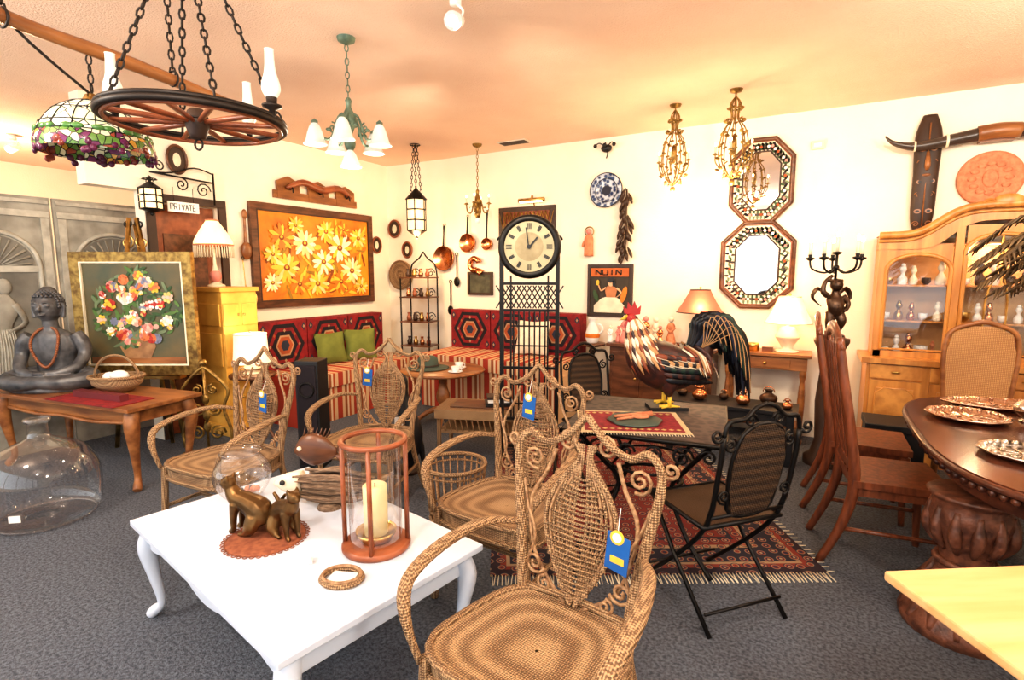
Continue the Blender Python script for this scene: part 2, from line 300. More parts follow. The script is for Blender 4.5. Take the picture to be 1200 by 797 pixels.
for i in range(90):
    a=RU(0,2*pi); q=RU(.2,1); x0=RU(-.16,-.05); x1=RU(.1,.24); 
    rr=lambda x:.085*math.sqrt(max(.03,1-((x-.0)/.26)**2))
    f.tube([(x0,math.cos(a)*q*rr(x0)*.7,.105+math.sin(a)*q*rr(x0)),((x0+x1)/2,math.cos(a)*q*rr((x0+x1)/2)*.8,.105+math.sin(a)*q*rr(0)+RU(-.006,.012)),(x1,math.cos(a)*q*rr(x1)*.6,.105+math.sin(a)*q*rr(x1))],[.006,.009,.005],DRIFT,5,k=3)
for s in(-1,1): f.tube([(.2,0,.105),(.29,s*.01,.105+s*.06)],[.02,.008],DRIFT,6,k=1)
f.tube([(-.13,0,.105),(-.2,0,.105),(-.26,0,.10)],[(.045,.06),(.038,.045),(.012,.01)],CREAM,12,up=(0,0,1)); f.ell((-.2,-.042,.12),.012,BLACK); f.lathe([(0,0),(.06,0),(.05,.015),(.015,.03),(.015,.06)],(0,0,0),DRIFT,12); f.done()
f=M('wooden_fish_sculpture',(-2.10,1.72,.45),22)
f.tube([(-.11,0,.16),(-.06,0,.17),(0,0,.175),(.06,0,.17),(.11,0,.165)],[(.012,.01),(.03,.07),(.035,.085),(.025,.06),(.01,.02)],WALN,12,up=(0,0,1))
for s in(-1,1): f.tube([(.1,0,.165),(.155,0,.165+s*.055)],[.012,.016],WALN,8,k=1,flat=.4)
f.ell((-.07,-.03,.185),.012,CREAM); f.cyl((0,0,0),(0,0,.1),.008,IRON); f.lathe([(0,0),(.06,0),(.055,.015),(0,.018)],(0,0,0),WALN,20)
for i in range(7): f.tube([(-.06+i*.02,0,.24),(-.05+i*.022,0,.285)],[.006,.002],WALN,5,k=1)
f.done()
b=M('wicker_basket',(-1.83,2.52,0))
for i in range(24): a=2*pi*i/24; b.cyl((.15*math.cos(a),.15*math.sin(a),.01),(.19*math.cos(a),.19*math.sin(a),.34),.006,RATT,n=5)
for z,r in((.01,.15),(.34,.19),(.30,.186),(.06,.157)): b.tor((0,0,z),r,.013 if z in(.01,.34) else .007,WICK,n=30)
b.lathe([(0,.012),(.15,.012)],(0,0,0),WICK,24); b.done()
# ------------------------------------------------------------------ left side: buddha table etc
TB=(-4.70,1.84)
t=M('cabriole_side_table',(TB[0],TB[1],0),9.4); t.box((0,0,.585),(1.56,.56,.03),MIDW); t.box((0,0,.52),(1.4,.42,.1),MIDW)
t.tube([(-.65,-.215,.48),(-.3,-.22,.46),(0,-.222,.475),(.3,-.22,.46),(.65,-.215,.48)],.014,MIDW,6)
for sx in(-1,1):
    for sy in(-1,1): cabriole(t,sx*.70,sy*.20,.56,MIDW,.042)
t.done(.006)
b=M('buddha_statue',(-5.1,1.76,.6),40)
B=STONE
b.lathe([(0,0),(.3,0),(.31,.02),(.29,.045),(0,.05)],(0,0,0),B,28,sy=.7)
b.tube([(0,.03,.06),(0,.03,.18),(0,.02,.32),(0,.01,.42),(0,.005,.47),(0,0,.52),(0,0,.58)],[(.15,.11),(.13,.095),(.165,.1),(.14,.08),(.06,.055),(.05,.05),(.05,.05)],B,20,up=(0,1,0))
for s in(-1,1):
    b.tube([(s*.1,.04,.1),(s*.24,-.03,.09),(s*.27,-.1,.08),(s*.12,-.18,.075),(-s*.06,-.2,.09)],[.085,.08,.065,.055,.04],B,12)
    b.tube([(s*.155,.02,.42),(s*.2,.01,.36),(s*.215,0,.27),(s*.19,-.08,.18),(s*.1,-.15,.145),(s*.02,-.17,.145)],[.05,.052,.045,.04,.03,.024],B,12)
    for i in range(4): b.tube([(s*.04,-.16-.012*i,.15),(-s*.03,-.165-.014*i,.155)],.011,B,6,k=1)
    b.tube([(s*.091,.0,.675),(s*.105,.0,.63),(s*.095,-.005,.555)],[.016,.013,.018],B,8)
    b.tube([(s*.014,-.100,.665),(s*.04,-.102,.678),(s*.072,-.068,.665)],[.005,.006,.004],B,6); b.ell((s*.04,-.09,.652),(.023,.014,.011),B)
b.ell((0,-.005,.645),(.092,.102,.12),B,n=20); b.ell((0,.01,.745),(.06,.06,.055),B,n=14); b.tube([(0,-.10,.67),(0,-.12,.63),(0,-.105,.612)],[.010,.018,.014],B,8)
b.tube([(-.03,-.10,.586),(0,-.112,.583),(.03,-.10,.586)],[.005,.011,.005],B,6)
ob=b.done(fuse=.006)
k=M('hair_curls',parent=ob)
for i in range(9):
    p=rad(12+i*10)
    for j in range(int(4+18*math.sin(p))):
        a=2*pi*j/int(4+18*math.sin(p))
        if math.sin(a)<-.35 and i>4: continue
        k.ell((.096*math.sin(p)*math.cos(a),.106*math.sin(p)*math.sin(a)-.003,.648+.122*math.cos(p)),.0125,STONE,n=6)
k.done()
k=M('bead_necklace',parent=ob)
for i in range(56):
    a=2*pi*i/56; x=.088*math.cos(a)*(1+.3*math.sin(a)); z=.335+.150*math.sin(a); y=-.100+.07*max(0,math.sin(a))**1.5; k.ell((x,y,z),.0115,BEAD,n=8)
k.done()
b=M('egg_basket',(-4.56,1.94,.6),30); b.lathe([(0,.01),(.11,.01),(.17,.06),(.19,.12),(.18,.12),(.15,.06),(0,.03)],(0,0,0),WICK,28,sy=.75)
b.tor((0,0,.12),.188,.012,WICK,n=28,sy=.75); b.tor((0,0,.10),.17,.01,WICK,axis='y',n=20,a0=0,a1=180,sy=1.05); b.ell((.02,0,.12),(.07,.05,.045),WHT); b.ell((-.06,.01,.11),(.05,.045,.04),WHT); b.done()
b=M('red_table_runner',(-4.38,1.75,.6),9.4); b.box((0,0,.004),(.7,.3,.006),RED); b.box((0,0,.03),(.5,.06,.045),mat('maroon_box',(.14,.015,.02),.6))
for i in range(18): b.cyl((-.35,-.14+i*.0165,.006),(-.39,-.14+i*.0165,.004),.002,RED,n=4)
b.done()
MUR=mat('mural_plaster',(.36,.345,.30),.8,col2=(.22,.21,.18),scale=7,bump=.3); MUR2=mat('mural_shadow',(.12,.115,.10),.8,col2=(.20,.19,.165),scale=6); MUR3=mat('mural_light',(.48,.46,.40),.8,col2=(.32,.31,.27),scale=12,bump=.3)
def mural(y0,y1,kind):
    w=y1-y0; o=M('arch_mural_panel',(-5.6,(y0+y1)/2,0),90); o.box((0,0,1.06),(w,.03,2.12),MUR)
    aw=w*.33; cz=1.55
    arch=[(aw*math.cos(a),cz+aw*.95*math.sin(a)) for a in [pi*i/20 for i in range(21)]]
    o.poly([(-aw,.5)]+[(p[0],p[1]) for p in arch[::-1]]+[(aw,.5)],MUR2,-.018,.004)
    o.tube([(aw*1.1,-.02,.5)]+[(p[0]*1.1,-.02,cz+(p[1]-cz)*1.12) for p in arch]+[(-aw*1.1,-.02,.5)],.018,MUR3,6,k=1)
    for i in range(13):
        a=pi*(i+.5)/13; o.tube([(.05*math.cos(a),-.022,cz+.03*math.sin(a)),(aw*.93*math.cos(a),-.022,cz+aw*.9*math.sin(a))],[.004,.014],MUR,5,k=1,flat=.4)
    o.box((0,-.02,cz-.02),(aw*2.2,.02,.05),MUR3); o.box((0,-.02,1.98),(w*.96,.02,.05),MUR3); o.box((0,-.02,2.08),(w*.96,.02,.03),MUR3)
    for s in(-1,1): o.box((s*w*.44,-.02,1.2),(w*.07,.012,1.5),MUR3)
    if kind:
        o.tube([(0,-.03,.55),(0.02,-.03,.8),(-.02,-.03,1.05),(.02,-.03,1.22),(.03,-.03,1.33)],[.12,.11,.085,.10,.03],MUR,12,flat=.25,up=(0,1,0)); o.ell((.04,-.03,1.39),(.05,.02,.065),MUR)
        for q in range(9): o.tube([(-.08+q*.02,-.055,.56),(-.06+q*.018,-.055,.85),(-.05+q*.014,-.05,1.05)],.006,MUR3,5)
        o.tube([(.09,-.03,1.25),(.15,-.03,1.10),(.03,-.045,1.02)],[.035,.03,.022],MUR,8,flat=.5); o.tube([(-.06,-.03,1.25),(-.13,-.03,1.05),(-.08,-.03,.88)],[.035,.03,.022],MUR,8,flat=.5)
    else:
        o.lathe([(0,.7),(.1,.7),(.06,.78),(.14,.95),(.16,1.1),(.1,1.2)],(0,-.03,0),MUR,14,sy=.15)
    o.done()
mural(2.03,2.86,0); mural(1.22,2.01,1)
def frame(o,w,h,m,fw=.05,th=.04,inner=None):
    o.box((0,0,h/2-fw/2),(w,th,fw),m); o.box((0,0,-h/2+fw/2),(w,th,fw),m); o.box((-w/2+fw/2,0,0),(fw,th,h-2*fw),m); o.box((w/2-fw/2,0,0),(fw,th,h-2*fw),m)
    if inner: o.box((0,.005,0),(w-2*fw+.01,th*.5,h-2*fw+.01),inner)
p=M('still_life_painting',(-4.86,2.25,1.16),29.5)
BG=mat('painting_dark',(.06,.075,.045),.5,col2=(.13,.10,.045),scale=4)
frame(p,1.0,1.02,GOLD,.085,.05,BG); frame(p,.84,.86,CREAM,.012,.052)
cols=[WHT,mat('crimson',(.50,.04,.03),.6),mat('coral',(.75,.22,.08),.6),mat('butter',(.85,.62,.2),.6),CREAM,PINK,mat('blush',(.80,.52,.42),.6),mat('slate_petal',(.22,.24,.35),.6),YEL]
LF=[LEAF,mat('dark_leaf',(.04,.09,.03),.6),mat('sage',(.16,.22,.12),.6)]
random.seed(11)
p.poly([(-.39,-.36),(.39,-.36),(.39,-.41),(-.39,-.41)],MIDW,-.0128,.001)
VS=mat('painted_vase',(.40,.22,.10),.5,col2=(.22,.11,.05),scale=10); p.poly([(-.10,-.37),(.10,-.37),(.15,-.27),(.12,-.16),(-.12,-.16),(-.15,-.27)],VS,-.0132,.001)
for i in range(150):
    a=RU(0,2*pi); q=math.sqrt(RU(0,1)); x=q*.37*math.cos(a); z=.05+q*.33*math.sin(a)-.12*abs(x); p.disc(x,z,RU(.025,.06),.013,LF[i%3],-.0138-.00002*i,rot=RU(0,180),n=8,th=.001)
for i in range(66):
    a=RU(0,2*pi); q=math.sqrt(RU(0,1)); x=q*.31*math.cos(a); z=.03+q*.29*math.sin(a)+.15*x*(-1 if i%4 else .5); r=RU(.014,.052); c1=cols[i%9]; c2=random.choice(cols)
    for j in range(7): p.disc(x+r*.6*math.cos(j*.9+a),z+r*.6*math.sin(j*.9+a),r*.5,r*.34,c1 if j%3 else c2,-.0172-.00011*i,rot=j*51+30,n=7,th=.001)
    p.disc(x,z,r*.35,r*.35,c2,-.0178-.00011*i,n=8,th=.001)
p.done(.003)
e=M('display_easel',(-4.86,2.25,0),29.5)
e.tube([(-.3,.045,0),(-.03,.06,1.95)],.018,BRASS,8,k=1); e.tube([(.3,.045,0),(.03,.06,1.95)],.018,BRASS,8,k=1); e.tube([(.1,.17,0),(0,.08,1.9)],.016,BRASS,8,k=1); e.box((0,0,.632),(.7,.09,.025),BRASS)
for s in(-1,1): e.spiral((s*.06,.06,1.75),.06,1.5,.008,BRASS,s,90); e.spiral((s*.05,.06,1.9),.04,1.5,.008,IRON,s,90)
e.done()
j=M('glass_demijohn',(-4.02,1.27,0)); j.lathe([(0,.005),(.22,.005),(.27,.05),(.285,.18),(.275,.32),(.21,.43),(.1,.49),(.055,.52),(.05,.6),(.062,.605),(.062,.63),(.05,.635)],(0,0,0),GLASS,36,k=3)
j.tor((0,0,.62),.06,.008,GLASS); j.tor((0,0,.012),.24,.007,GLASS,n=36); j.box((.2,-.21,.12),(.06,.003,.04),WHT,rz=40); j.done()
g=M('brass_fireplace_screen',(-4.22,2.40,0),35)
for s in(-1,1):
    g.tube([(s*.16,0,.04),(s*.19,0,.2),(s*.14,0,.4),(s*.18,0,.55),(s*.08,0,.68),(0,0,.75)],.013,GOLD,6); g.spiral((s*.08,0,.2),.065,1.7,.009,GOLD,s,0); g.spiral((s*.07,0,.4),.06,1.7,.009,GOLD,s,180); g.spiral((s*.06,0,.56),.045,1.5,.008,GOLD,s,90)
    g.tube([(s*.16,0,.05),(s*.2,-.06,.02),(s*.21,-.08,.0)],.014,GOLD,6)
g.cyl((-.17,0,.05),(.17,0,.05),.012,GOLD); g.cyl((0,0,.05),(0,0,.74),.01,GOLD); g.ell((0,0,.78),.03,GOLD)
for z in(.25,.35,.48): g.ell((0,0,z),(.03,.015,.045),GOLD)
g.done()
YC=mat('yellow_cabinet_paint',(.80,.47,.10),.5,col2=(.66,.34,.06),scale=6)
c=M('yellow_cabinet',(-4.75,2.97,0)); c.box((0,0,.68),(.38,.34,1.3),YC); c.box((0,0,1.35),(.42,.38,.04),YC); c.box((0,0,.05),(.40,.36,.1),YC)
for z in(.35,.8,1.12):
    for s in(-.09,.09):
        c.box((.195,s,z),(.014,.15,.3 if z<1 else .2),YC); c.ell((.21,s*.3,z),.012,BRASS)
    c.box((0,-.175,z),(.32,.012,.3 if z<1 else .2),YC)
c.done(.004)
l=M('fringed_table_lamp',(-4.75,2.88,1.37)); l.lathe([(0,0),(.07,0),(.07,.02),(.02,.05),(.035,.12),(.015,.2),(.012,.34)],(0,0,0),CREAM,18,k=2); l.ell((0,0,.1),(.05,.05,.06),PINK)
l.lathe([(.05,.60),(.06,.58),(.10,.52),(.155,.42),(.16,.38)],(0,0,0),SHADE,20,k=2); l.tor((0,0,.38),.16,.008,TERRA); l.tor((0,0,.6),.05,.008,TERRA)
for i in range(44): a=2*pi*i/44; l.cyl((.16*math.cos(a),.16*math.sin(a),.38),(.163*math.cos(a),.163*math.sin(a),.27),.004,CREAM,n=4)
l.done()
st=M('round_side_table',(-4.33,2.90,0)); st.lathe([(0,.6),(.19,.6),(.195,.585),(.19,.57),(0,.57)],(0,0,0),WALN,28); st.lathe([(.03,.57),(.02,.4),(.035,.3),(.02,.12),(.04,.08)],(0,0,0),WALN,12,k=3)
for i in range(3): a=2*pi*i/3+.4; st.tube([(0,0,.12),(.12*math.cos(a),.12*math.sin(a),.08),(.18*math.cos(a),.18*math.sin(a),.0)],.014,WALN,6)
st.done()
def lamp(name,x,y,z,base,shade,rb,rt,hs,hb,bm=None,bw=1):
    l=M(name,(x,y,z)); l.lathe([(0,0),(.07*bw,0),(.07*bw,.015),(.03*bw,.03),(.07*bw,hb*.45),(.075*bw,hb*.55),(.04*bw,hb*.85),(.012,hb*.92),(.01,hb+hs*.7)],(0,0,0),base,20,k=3)
    l.lathe([(rb,hb),((rb*1.0+rt*1.1)/2.15,hb+hs*.5),(rt,hb+hs)],(0,0,0),shade,28,k=3); l.tor((0,0,hb),rb,.005,bm or base,n=28); l.tor((0,0,hb+hs),rt,.005,bm or base,n=28); l.ell((0,0,hb+hs*.45),.03,BULB); l.ell((0,0,hb+hs+.02),.012,BRASS); l.done()
lamp('white_shade_table_lamp',-4.33,2.90,.6,CREAM,WSHADE,.155,.135,.26,.10)
# ------------------------------------------------------------------ sofas
def kilim_back(o,x0,x1,z0,z1,yf,n):
    w=(x1-x0)/n
    for i in range(n):
        cx=x0+w*(i+.5); cz=(z0+z1)/2; o.box((cx,yf+.09,cz),(w-.012,.18,z1-z0),RED); h=(z1-z0)/2
        y=yf-.001
        def hexa(sx,sz,m,k,ox=0):
            o.poly([(cx+ox-sx,cz),(cx+ox-sx*.5,cz-sz),(cx+ox+sx*.5,cz-sz),(cx+ox+sx,cz),(cx+ox+sx*.5,cz+sz),(cx+ox-sx*.5,cz+sz)],m,y-.0015*k,.001)
        hexa(w*.42,h*.88,KDK,1); hexa(w*.34,h*.72,RED,2); hexa(w*.27,h*.58,KDK,3); hexa(w*.19,h*.42,KCR,4); hexa(w*.16,h*.35,KRU,5); hexa(w*.09,h*.2,KBL,6)
        for q in range(8):
            a=2*pi*q/8; ox,oz=w*.305*math.cos(a),h*.62*math.sin(a); o.poly([(cx+ox-.014,cz+oz),(cx+ox,cz+oz-.018),(cx+ox+.014,cz+oz),(cx+ox,cz+oz+.018)],[KCR,KRU][q%2],y-.006,.001)
        for a in(-1,1):
            for b in(-1,1):
                q=cx+a*w*.42; r=cz+b*h*.72; o.poly([(q-w*.05,r),(q,r-h*.18),(q+w*.05,r),(q,r+h*.18)],KBL,y-.001,.001); o.poly([(q-w*.02,r),(q,r-h*.08),(q+w*.02,r),(q,r+h*.08)],KCR,y-.002,.001)
def sofa(loc,rot,L,seat,top,n):
    s=M('kilim_sofa',loc,rot)
    s.box((0,-.42,(seat-.14)/2),(L,.78,seat-.14),STRIPE)
    k=3; w=L/k
    for i in range(k): s.box((-L/2+w*(i+.5),-.43,seat-.07),(w-.01,.8,.14),STRIPE)
    kilim_back(s,-L/2,L/2,seat,top,-.22,n); 
    return s.done(.018)
sofa((-4.97,4.15,0),90,1.75,.49,1.0,3); sofa((-2.95,5.42,0),0,1.7,.6,1.06,3)
def pillow(name,loc,rot,m,sz=.4,tilt=15):
    p=M(name,loc,rot); p.at(rx=-tilt); vs=[];fs=[];n=10
    for s in(-1,1):
        for i in range(n+1):
            for j in range(n+1):
                u=2*i/n-1;v=2*j/n-1; q=(1-u*u)*(1-v*v); k=.92+.08*(abs(u)*abs(v)); vs.append((u*sz/2*k,s*.07*q**.45,sz/2+v*sz/2*k))
    o2=(n+1)**2
    for s in(0,1):
        for i in range(n):
            for j in range(n): a=s*o2+i*(n+1)+j; fs.append((a,a+1,a+n+2,a+n+1))
    p.add(vs,fs,m); p.done()
pillow('green_throw_pillow',(-4.58,4.05,.50),75,GREEN,.35); pillow('green_throw_pillow',(-4.50,4.40,.50),60,GREEN,.36); pillow('cream_throw_pillow',(-2.62,5.05,.61),8,CREAM,.38)
# ------------------------------------------------------------------ left wall art
p=M('daisy_painting',(-4.97,4.25,1.675),90)
OB=mat('orange_canvas',(.82,.34,.02),.5,col2=(.48,.12,.01),scale=2.2); frame(p,1.70,1.09,WALN,.075,.045,OB); frame(p,1.56,.95,DARK,.012,.05)
PET=[mat('petal_white',(.95,.88,.68),.5),mat('petal_yellow',(.95,.58,.06),.5),mat('petal_cream',(.95,.74,.32),.5),mat('petal_orange',(.80,.22,.02),.5)]; BRN=mat('flower_centre',(.28,.07,.01),.6); OL=mat('olive_leaf',(.35,.2,.02),.6); random.seed(5)
for i in range(90):
    p.disc(RU(-.70,.70),RU(-.42,.34),RU(.05,.15),RU(.012,.03),[BRN,PET[3],OL,PET[1]][i%4],-.0130-.00001*i,rot=RU(0,180),n=8,th=.0008)
fl=[(-.45,-.12,.2,1),(-.2,.15,.19,2),(.05,-.05,.18,0),(.3,.12,.21,0),(.48,-.15,.19,2),(.1,.30,.15,1),(-.5,.2,.17,3),(.6,.25,.15,1),(-.05,-.3,.17,1),(.3,-.28,.16,3),(-.3,-.30,.15,3),(.62,-.34,.12,1),(-.64,-.28,.12,2),(-.62,.02,.12,1),(.36,.34,.11,3),(-.32,.34,.11,1)]
for q,(x,z,r,c) in enumerate(fl):
    n=14
    for j in range(n):
        a=2*pi*j/n+RU(-.1,.1); rr=r*RU(.8,1.05); p.disc(x+rr*.5*math.cos(a),z+rr*.45*math.sin(a),rr*.48,r*.13,PET[c] if j%3 else PET[(c+1)%3],-.0142-.0007*q-.00004*j,rot=math.degrees(a),n=8,th=.0006)
    p.disc(x,z,r*.2,r*.17,BRN,-.0160-.0007*q,n=10,th=.0006); p.disc(x,z+r*.03,r*.1,r*.08,YEL,-.0163-.0007*q,n=8,th=.0006)
p.done(.003)
r=M('wooden_coat_rack',(-4.98,4.28,2.40),90)
for sx in(-.4,0,.4): r.poly([(sx-.14,-.1),(sx+.14,-.1),(sx+.14,.07),(sx,.13),(sx-.14,.07)],MIDW,-.02,.03); r.spiral((sx,-.045,.01),.04,1.3,.009,IRON,1,0); r.tube([(sx,-.03,.04),(sx,-.08,0),(sx,-.09,-.05)],.008,IRON,5)
r.box((0,-.0,-.07),(1.16,.03,.08),MIDW); r.tube([(-.45,-.05,.0),(-.25,-.07,.08),(0,-.08,.03),(.25,-.07,.08),(.45,-.05,.0)],[.02,.035,.04,.035,.02],REDW,8); r.done()
def oval(name,loc,rot,a,b,fm,im):
    o=M(name,loc,rot); o.disc(0,0,a,b,im,-.008,n=28,th=.01); o.tor((0,-.01,0),1,.012,fm,axis='y',n=28,sx=a,sy=b); o.disc(0,-.002,a*.4,b*.5,CREAM,-.0095,n=16,th=.001); o.done()
oval('oval_framed_picture',(-4.985,2.74,2.5),90,.085,.12,WALN,DARK); oval('round_framed_miniature',(-4.985,5.20,1.86),90,.08,.1,REDW,DARK)
oval('oval_wall_plaque',(-4.87,5.435,2.08),0,.1,.11,REDW,DARK); oval('oval_wall_plaque',(-4.66,5.435,1.8),0,.08,.10,REDW,DARK)
o=M('round_basket_tray',(-4.76,5.42,1.47)); 
for q in range(7): o.tor((0,-.01-.003*q,0),.03+.026*q,.013,WICK,axis='y',n=28)
o.disc(0,0,.19,.19,WICK,-.005,n=28,th=.01); o.done()
def pan(name,loc,rot,R,L,m,lid=False):
    o=M(name,loc,rot); o.at(rx=90); o.lathe([(0,.015),(R*.85,.015),(R,.06),(R*1.03,.06),(R*.88,0),(0,0)],(0,0,.0),m,28); o.at()
    o.tube([(0,-.05,R),(0,-.04,R+L*.5),(0,-.03,R+L)],[.012,.009,.012],IRON if not lid else m,6,flat=.5); o.tor((0,-.03,R+L+.015),.014,.004,IRON,axis='y',n=10); o.done()
pan('copper_frying_pan',(-4.04,5.44,1.68),0,.15,.25,COPP); pan('copper_frying_pan',(-3.68,5.44,1.86),0,.11,.2,COPP); pan('copper_frying_pan',(-3.40,5.44,1.84),0,.07,.3,COPP)
pan('brass_warming_pan',(-4.98,3.29,1.24),90,.11,.28,BRASS,True)
o=M('carved_wooden_spoon',(-4.97,3.34,1.88),90); o.tube([(0,-.01,.24),(0,-.01,0),(0,-.01,-.1)],[.012,.014,.02],MIDW,8); o.ell((0,-.015,-.16),(.06,.02,.09),MIDW); o.ell((0,-.015,.2),(.03,.015,.05),MIDW); o.done()
o=M('fish_shaped_copper_mold',(-3.58,5.42,1.6)); o.tor((0,-.02,0),.07,.035,COPP,axis='y',n=20,a0=20,a1=300); o.tube([(.03,-.02,-.06),(.1,-.02,-.1)],[.03,.05],COPP,8,k=1,flat=.4); o.done()
for x,z,L in((-3.86,1.55,.32),(-3.96,1.2,.34)):
    o=M('iron_kitchen_utensil',(x,5.43,z)); o.tube([(0,-.01,L/2),(0,-.01,-L/2+.06)],.008,IRON,6,k=1); o.ell((0,-.015,-L/2),(.045,.012,.06),IRON); o.tor((0,-.01,L/2+.02),.02,.005,IRON,axis='y',n=12); o.done()
o=M('dark_framed_picture',(-3.52,5.43,1.37)); frame(o,.36,.28,DARK,.03,.03,mat('dim_art',(.10,.10,.06),.6,col2=(.03,.03,.02),scale=9)); o.done()
o=M('private_sign_bracket',(-4.93,2.76,2.25),90); o.tube([(.27,0,-.12),(.27,0,.17)],.009,IRON,6,k=1); o.tube([(.27,0,.08),(-.28,0,.1)],.008,IRON,6,k=1); o.spiral((.17,0,.0),.07,1.6,.006,IRON,1,0); o.spiral((-.02,0,.03),.06,1.6,.006,IRON,-1,90); o.spiral((-.2,0,.16),.05,1.5,.006,IRON,-1,0); o.tube([(.27,0,.16),(.1,0,.19),(-.1,0,.12),(-.28,0,.1)],.007,IRON,5)
o.box((-.02,0,-.17),(.27,.012,.09),WHT)
LET={'P':[(0,0,0,1),(0,1,1,1),(1,1,1,.5),(1,.5,0,.5)],'R':[(0,0,0,1),(0,1,1,1),(1,1,1,.5),(1,.5,0,.5),(.4,.5,1,0)],'I':[(.5,0,.5,1)],'V':[(0,1,.5,0),(.5,0,1,1)],'A':[(0,0,.5,1),(.5,1,1,0),(.2,.4,.8,.4)],'T':[(.5,0,.5,1),(0,1,1,1)],'E':[(0,0,0,1),(0,1,1,1),(0,.5,.8,.5),(0,0,1,0)],'U':[(0,1,0,0),(0,0,1,0),(1,0,1,1)],'N':[(0,0,0,1),(0,1,1,0),(1,0,1,1)],'Q':[(0,0,0,1),(0,1,1,1),(1,1,1,0),(1,0,0,0),(.6,.35,1.15,-.15)]}
def letters(o,txt,x,z,w,h,y,m,r):
    for i,ch in enumerate(txt):
        for a in LET[ch]: o.tube([(x+i*w*1.35+a[0]*w,y,z+a[1]*h),(x+i*w*1.35+a[2]*w,y,z+a[3]*h)],r,m,4,k=1)
letters(o,'PRIVATE',-.135,-.195,.024,.05,-.007,BLACK,.003)
for s in(-.1,.07): o.cyl((s,0,-.12),(s,0,.0),.002,IRON,n=4)
o.done()
def lantern(name,x,y,z,w,h,chain_to=None):
    o=M(name,(x,y,z))
    for i in range(6): a=2*pi*i/6; o.cyl((w/2*math.cos(a),w/2*math.sin(a),-h/2),(w/2*math.cos(a),w/2*math.sin(a),h/2),.006,IRON,n=5)
    o.lathe([(w*.47,-h/2),(w*.47,h/2)],(0,0,0),SHADE,6); 
    for q in(-h/2,-h/6,h/6,h/2): o.tor((0,0,q),w/2,.007,IRON,n=6)
    o.lathe([(w*.56,h/2),(w*.3,h*.68),(.012,h*.85),(.012,h*.92)],(0,0,0),IRON,12,k=2); o.lathe([(w*.5,-h/2),(w*.3,-h*.6),(.01,-h*.7)],(0,0,0),IRON,12); o.ell((0,0,-h*.73),.015,IRON)
    if chain_to:
        for s in(-1,1): o.chain((s*w*.35,0,h*.55),(s*.02,0,chain_to),IRON,.05,.004,.012)
        o.chain((0,0,h*.9),(0,0,chain_to),IRON,.05,.004,.012); o.lathe([(.06,chain_to+.0),(.05,chain_to+.01)],(0,0,-.01),IRON,12)
    o.done()
lantern('hanging_lantern',-4.9,2.46,2.12,.17,.17,.17); lantern('pendant_lantern',-3.88,4.69,2.14,.22,.34,.76)
e=M('corner_etagere',(-4.22,5.12,0),10)
for s in(-1,1):
    for q in(-.12,.12): e.cyl((s*.19,q,0),(s*.19,q,1.45),.01,IRON,n=6)
    e.tube([(s*.19,.12,1.45),(s*.16,.12,1.6),(s*.06,.12,1.68),(0,.12,1.76)],.01,IRON,6)
    for z in(.95,1.25,1.5): e.spiral((s*.1,.12,z),.06,1.5,.006,IRON,s,0)
for z in(.3,.6,.9,1.2,1.44):
    e.box((0,0,z),(.4,.27,.015),WALN)
    for i in range(4): e.lathe([(0,0),(.025,0),(.03,.04),(.015,.07),(.02,.1)],(-.14+i*.09,-.02,z+.01),[COPP,REDW,DARK,BRASS][(i+int(z*10))%4],10)
e.done()
# ------------------------------------------------------------------ back wall art
p=M('blue_white_plate',(-1.93,5.44,2.36)); BP=mat('plate_glaze',(.50,.56,.66),.25,col2=(.02,.04,.12),scale=26,kind='voronoi'); p.at(rx=90); p.lathe([(0,.01),(.09,.01),(.12,.02),(.175,.035),(.18,.03),(.12,.005),(0,0)],(0,0,0),BP,36); p.lathe([(0,.013),(.05,.012)],(0,0,0),KBL,24); p.tor((0,0,.034),.175,.005,KBL,n=36); p.tor((0,0,.024),.12,.004,KBL,n=36); p.done()
p=M('hanging_seed_pod_bunch',(-1.70,5.40,2.0))
random.seed(8)
for i in range(40):
    z=.3-i*.017; x=RU(-.05,.05)*(1+.5*(z<0)); p.tube([(x*.4,0,z+.06),(x,-.02-RU(0,.02),z),(x*1.3,-.02,z-.05)],[.006,.02,.006],DARK,6)
p.cyl((0,.0,.35),(0,0,-.3),.008,DARK); p.done()
def octo(w,h,c=.3): return [(-w/2+w*c,-h/2),(w/2-w*c,-h/2),(w/2,-h/2+h*c*.75),(w/2,h/2-h*c*.75),(w/2-w*c,h/2),(-w/2+w*c,h/2),(-w/2,h/2-h*c*.75),(-w/2,-h/2+h*c*.75)]
def octmirror(loc,w,h):
    o=M('octagonal_mirror',loc); 
    o.poly(octo(w,h),REDW,-.02,.02); o.tube([(a,-.02,b) for a,b in octo(w*.97,h*.97)],.020,WALN,6,closed=True,k=1); o.poly(octo(w*.88,h*.9),CREAM,-.026,.004); o.poly(octo(w*.6,h*.68),MIRR,-.03,.003); o.tube([(a,-.03,b) for a,b in octo(w*.6,h*.68)],.008,DARK,5,closed=True,k=1)
    P=octo(w*.745,h*.79); 
    for i in range(8):
        a,b=P[i],P[(i+1)%8]
        for q in (0,.2,.4,.6,.8):
            x=a[0]+(b[0]-a[0])*q; z=a[1]+(b[1]-a[1])*q
            for j in range(4): o.disc(x+.022*math.cos(j*1.57+i),z+.022*math.sin(j*1.57+i),.024,.011,[DARK,LF[1],KDK,LF[2]][j],-.029,rot=j*90+i*30,n=7)
            o.disc(x,z,.013,.013,[PINK,WHT,DARK,KRU,WHT][int(q*5+.1)],-.031,n=8)
    o.done()
octmirror((-.45,5.44,2.33),.52,.76); octmirror((-.45,5.44,1.57),.62,.80)
p=M('carved_lattice_panel',(-2.88,5.43,2.0)); frame(p,.72,.5,DARK,.05,.04,REDW)
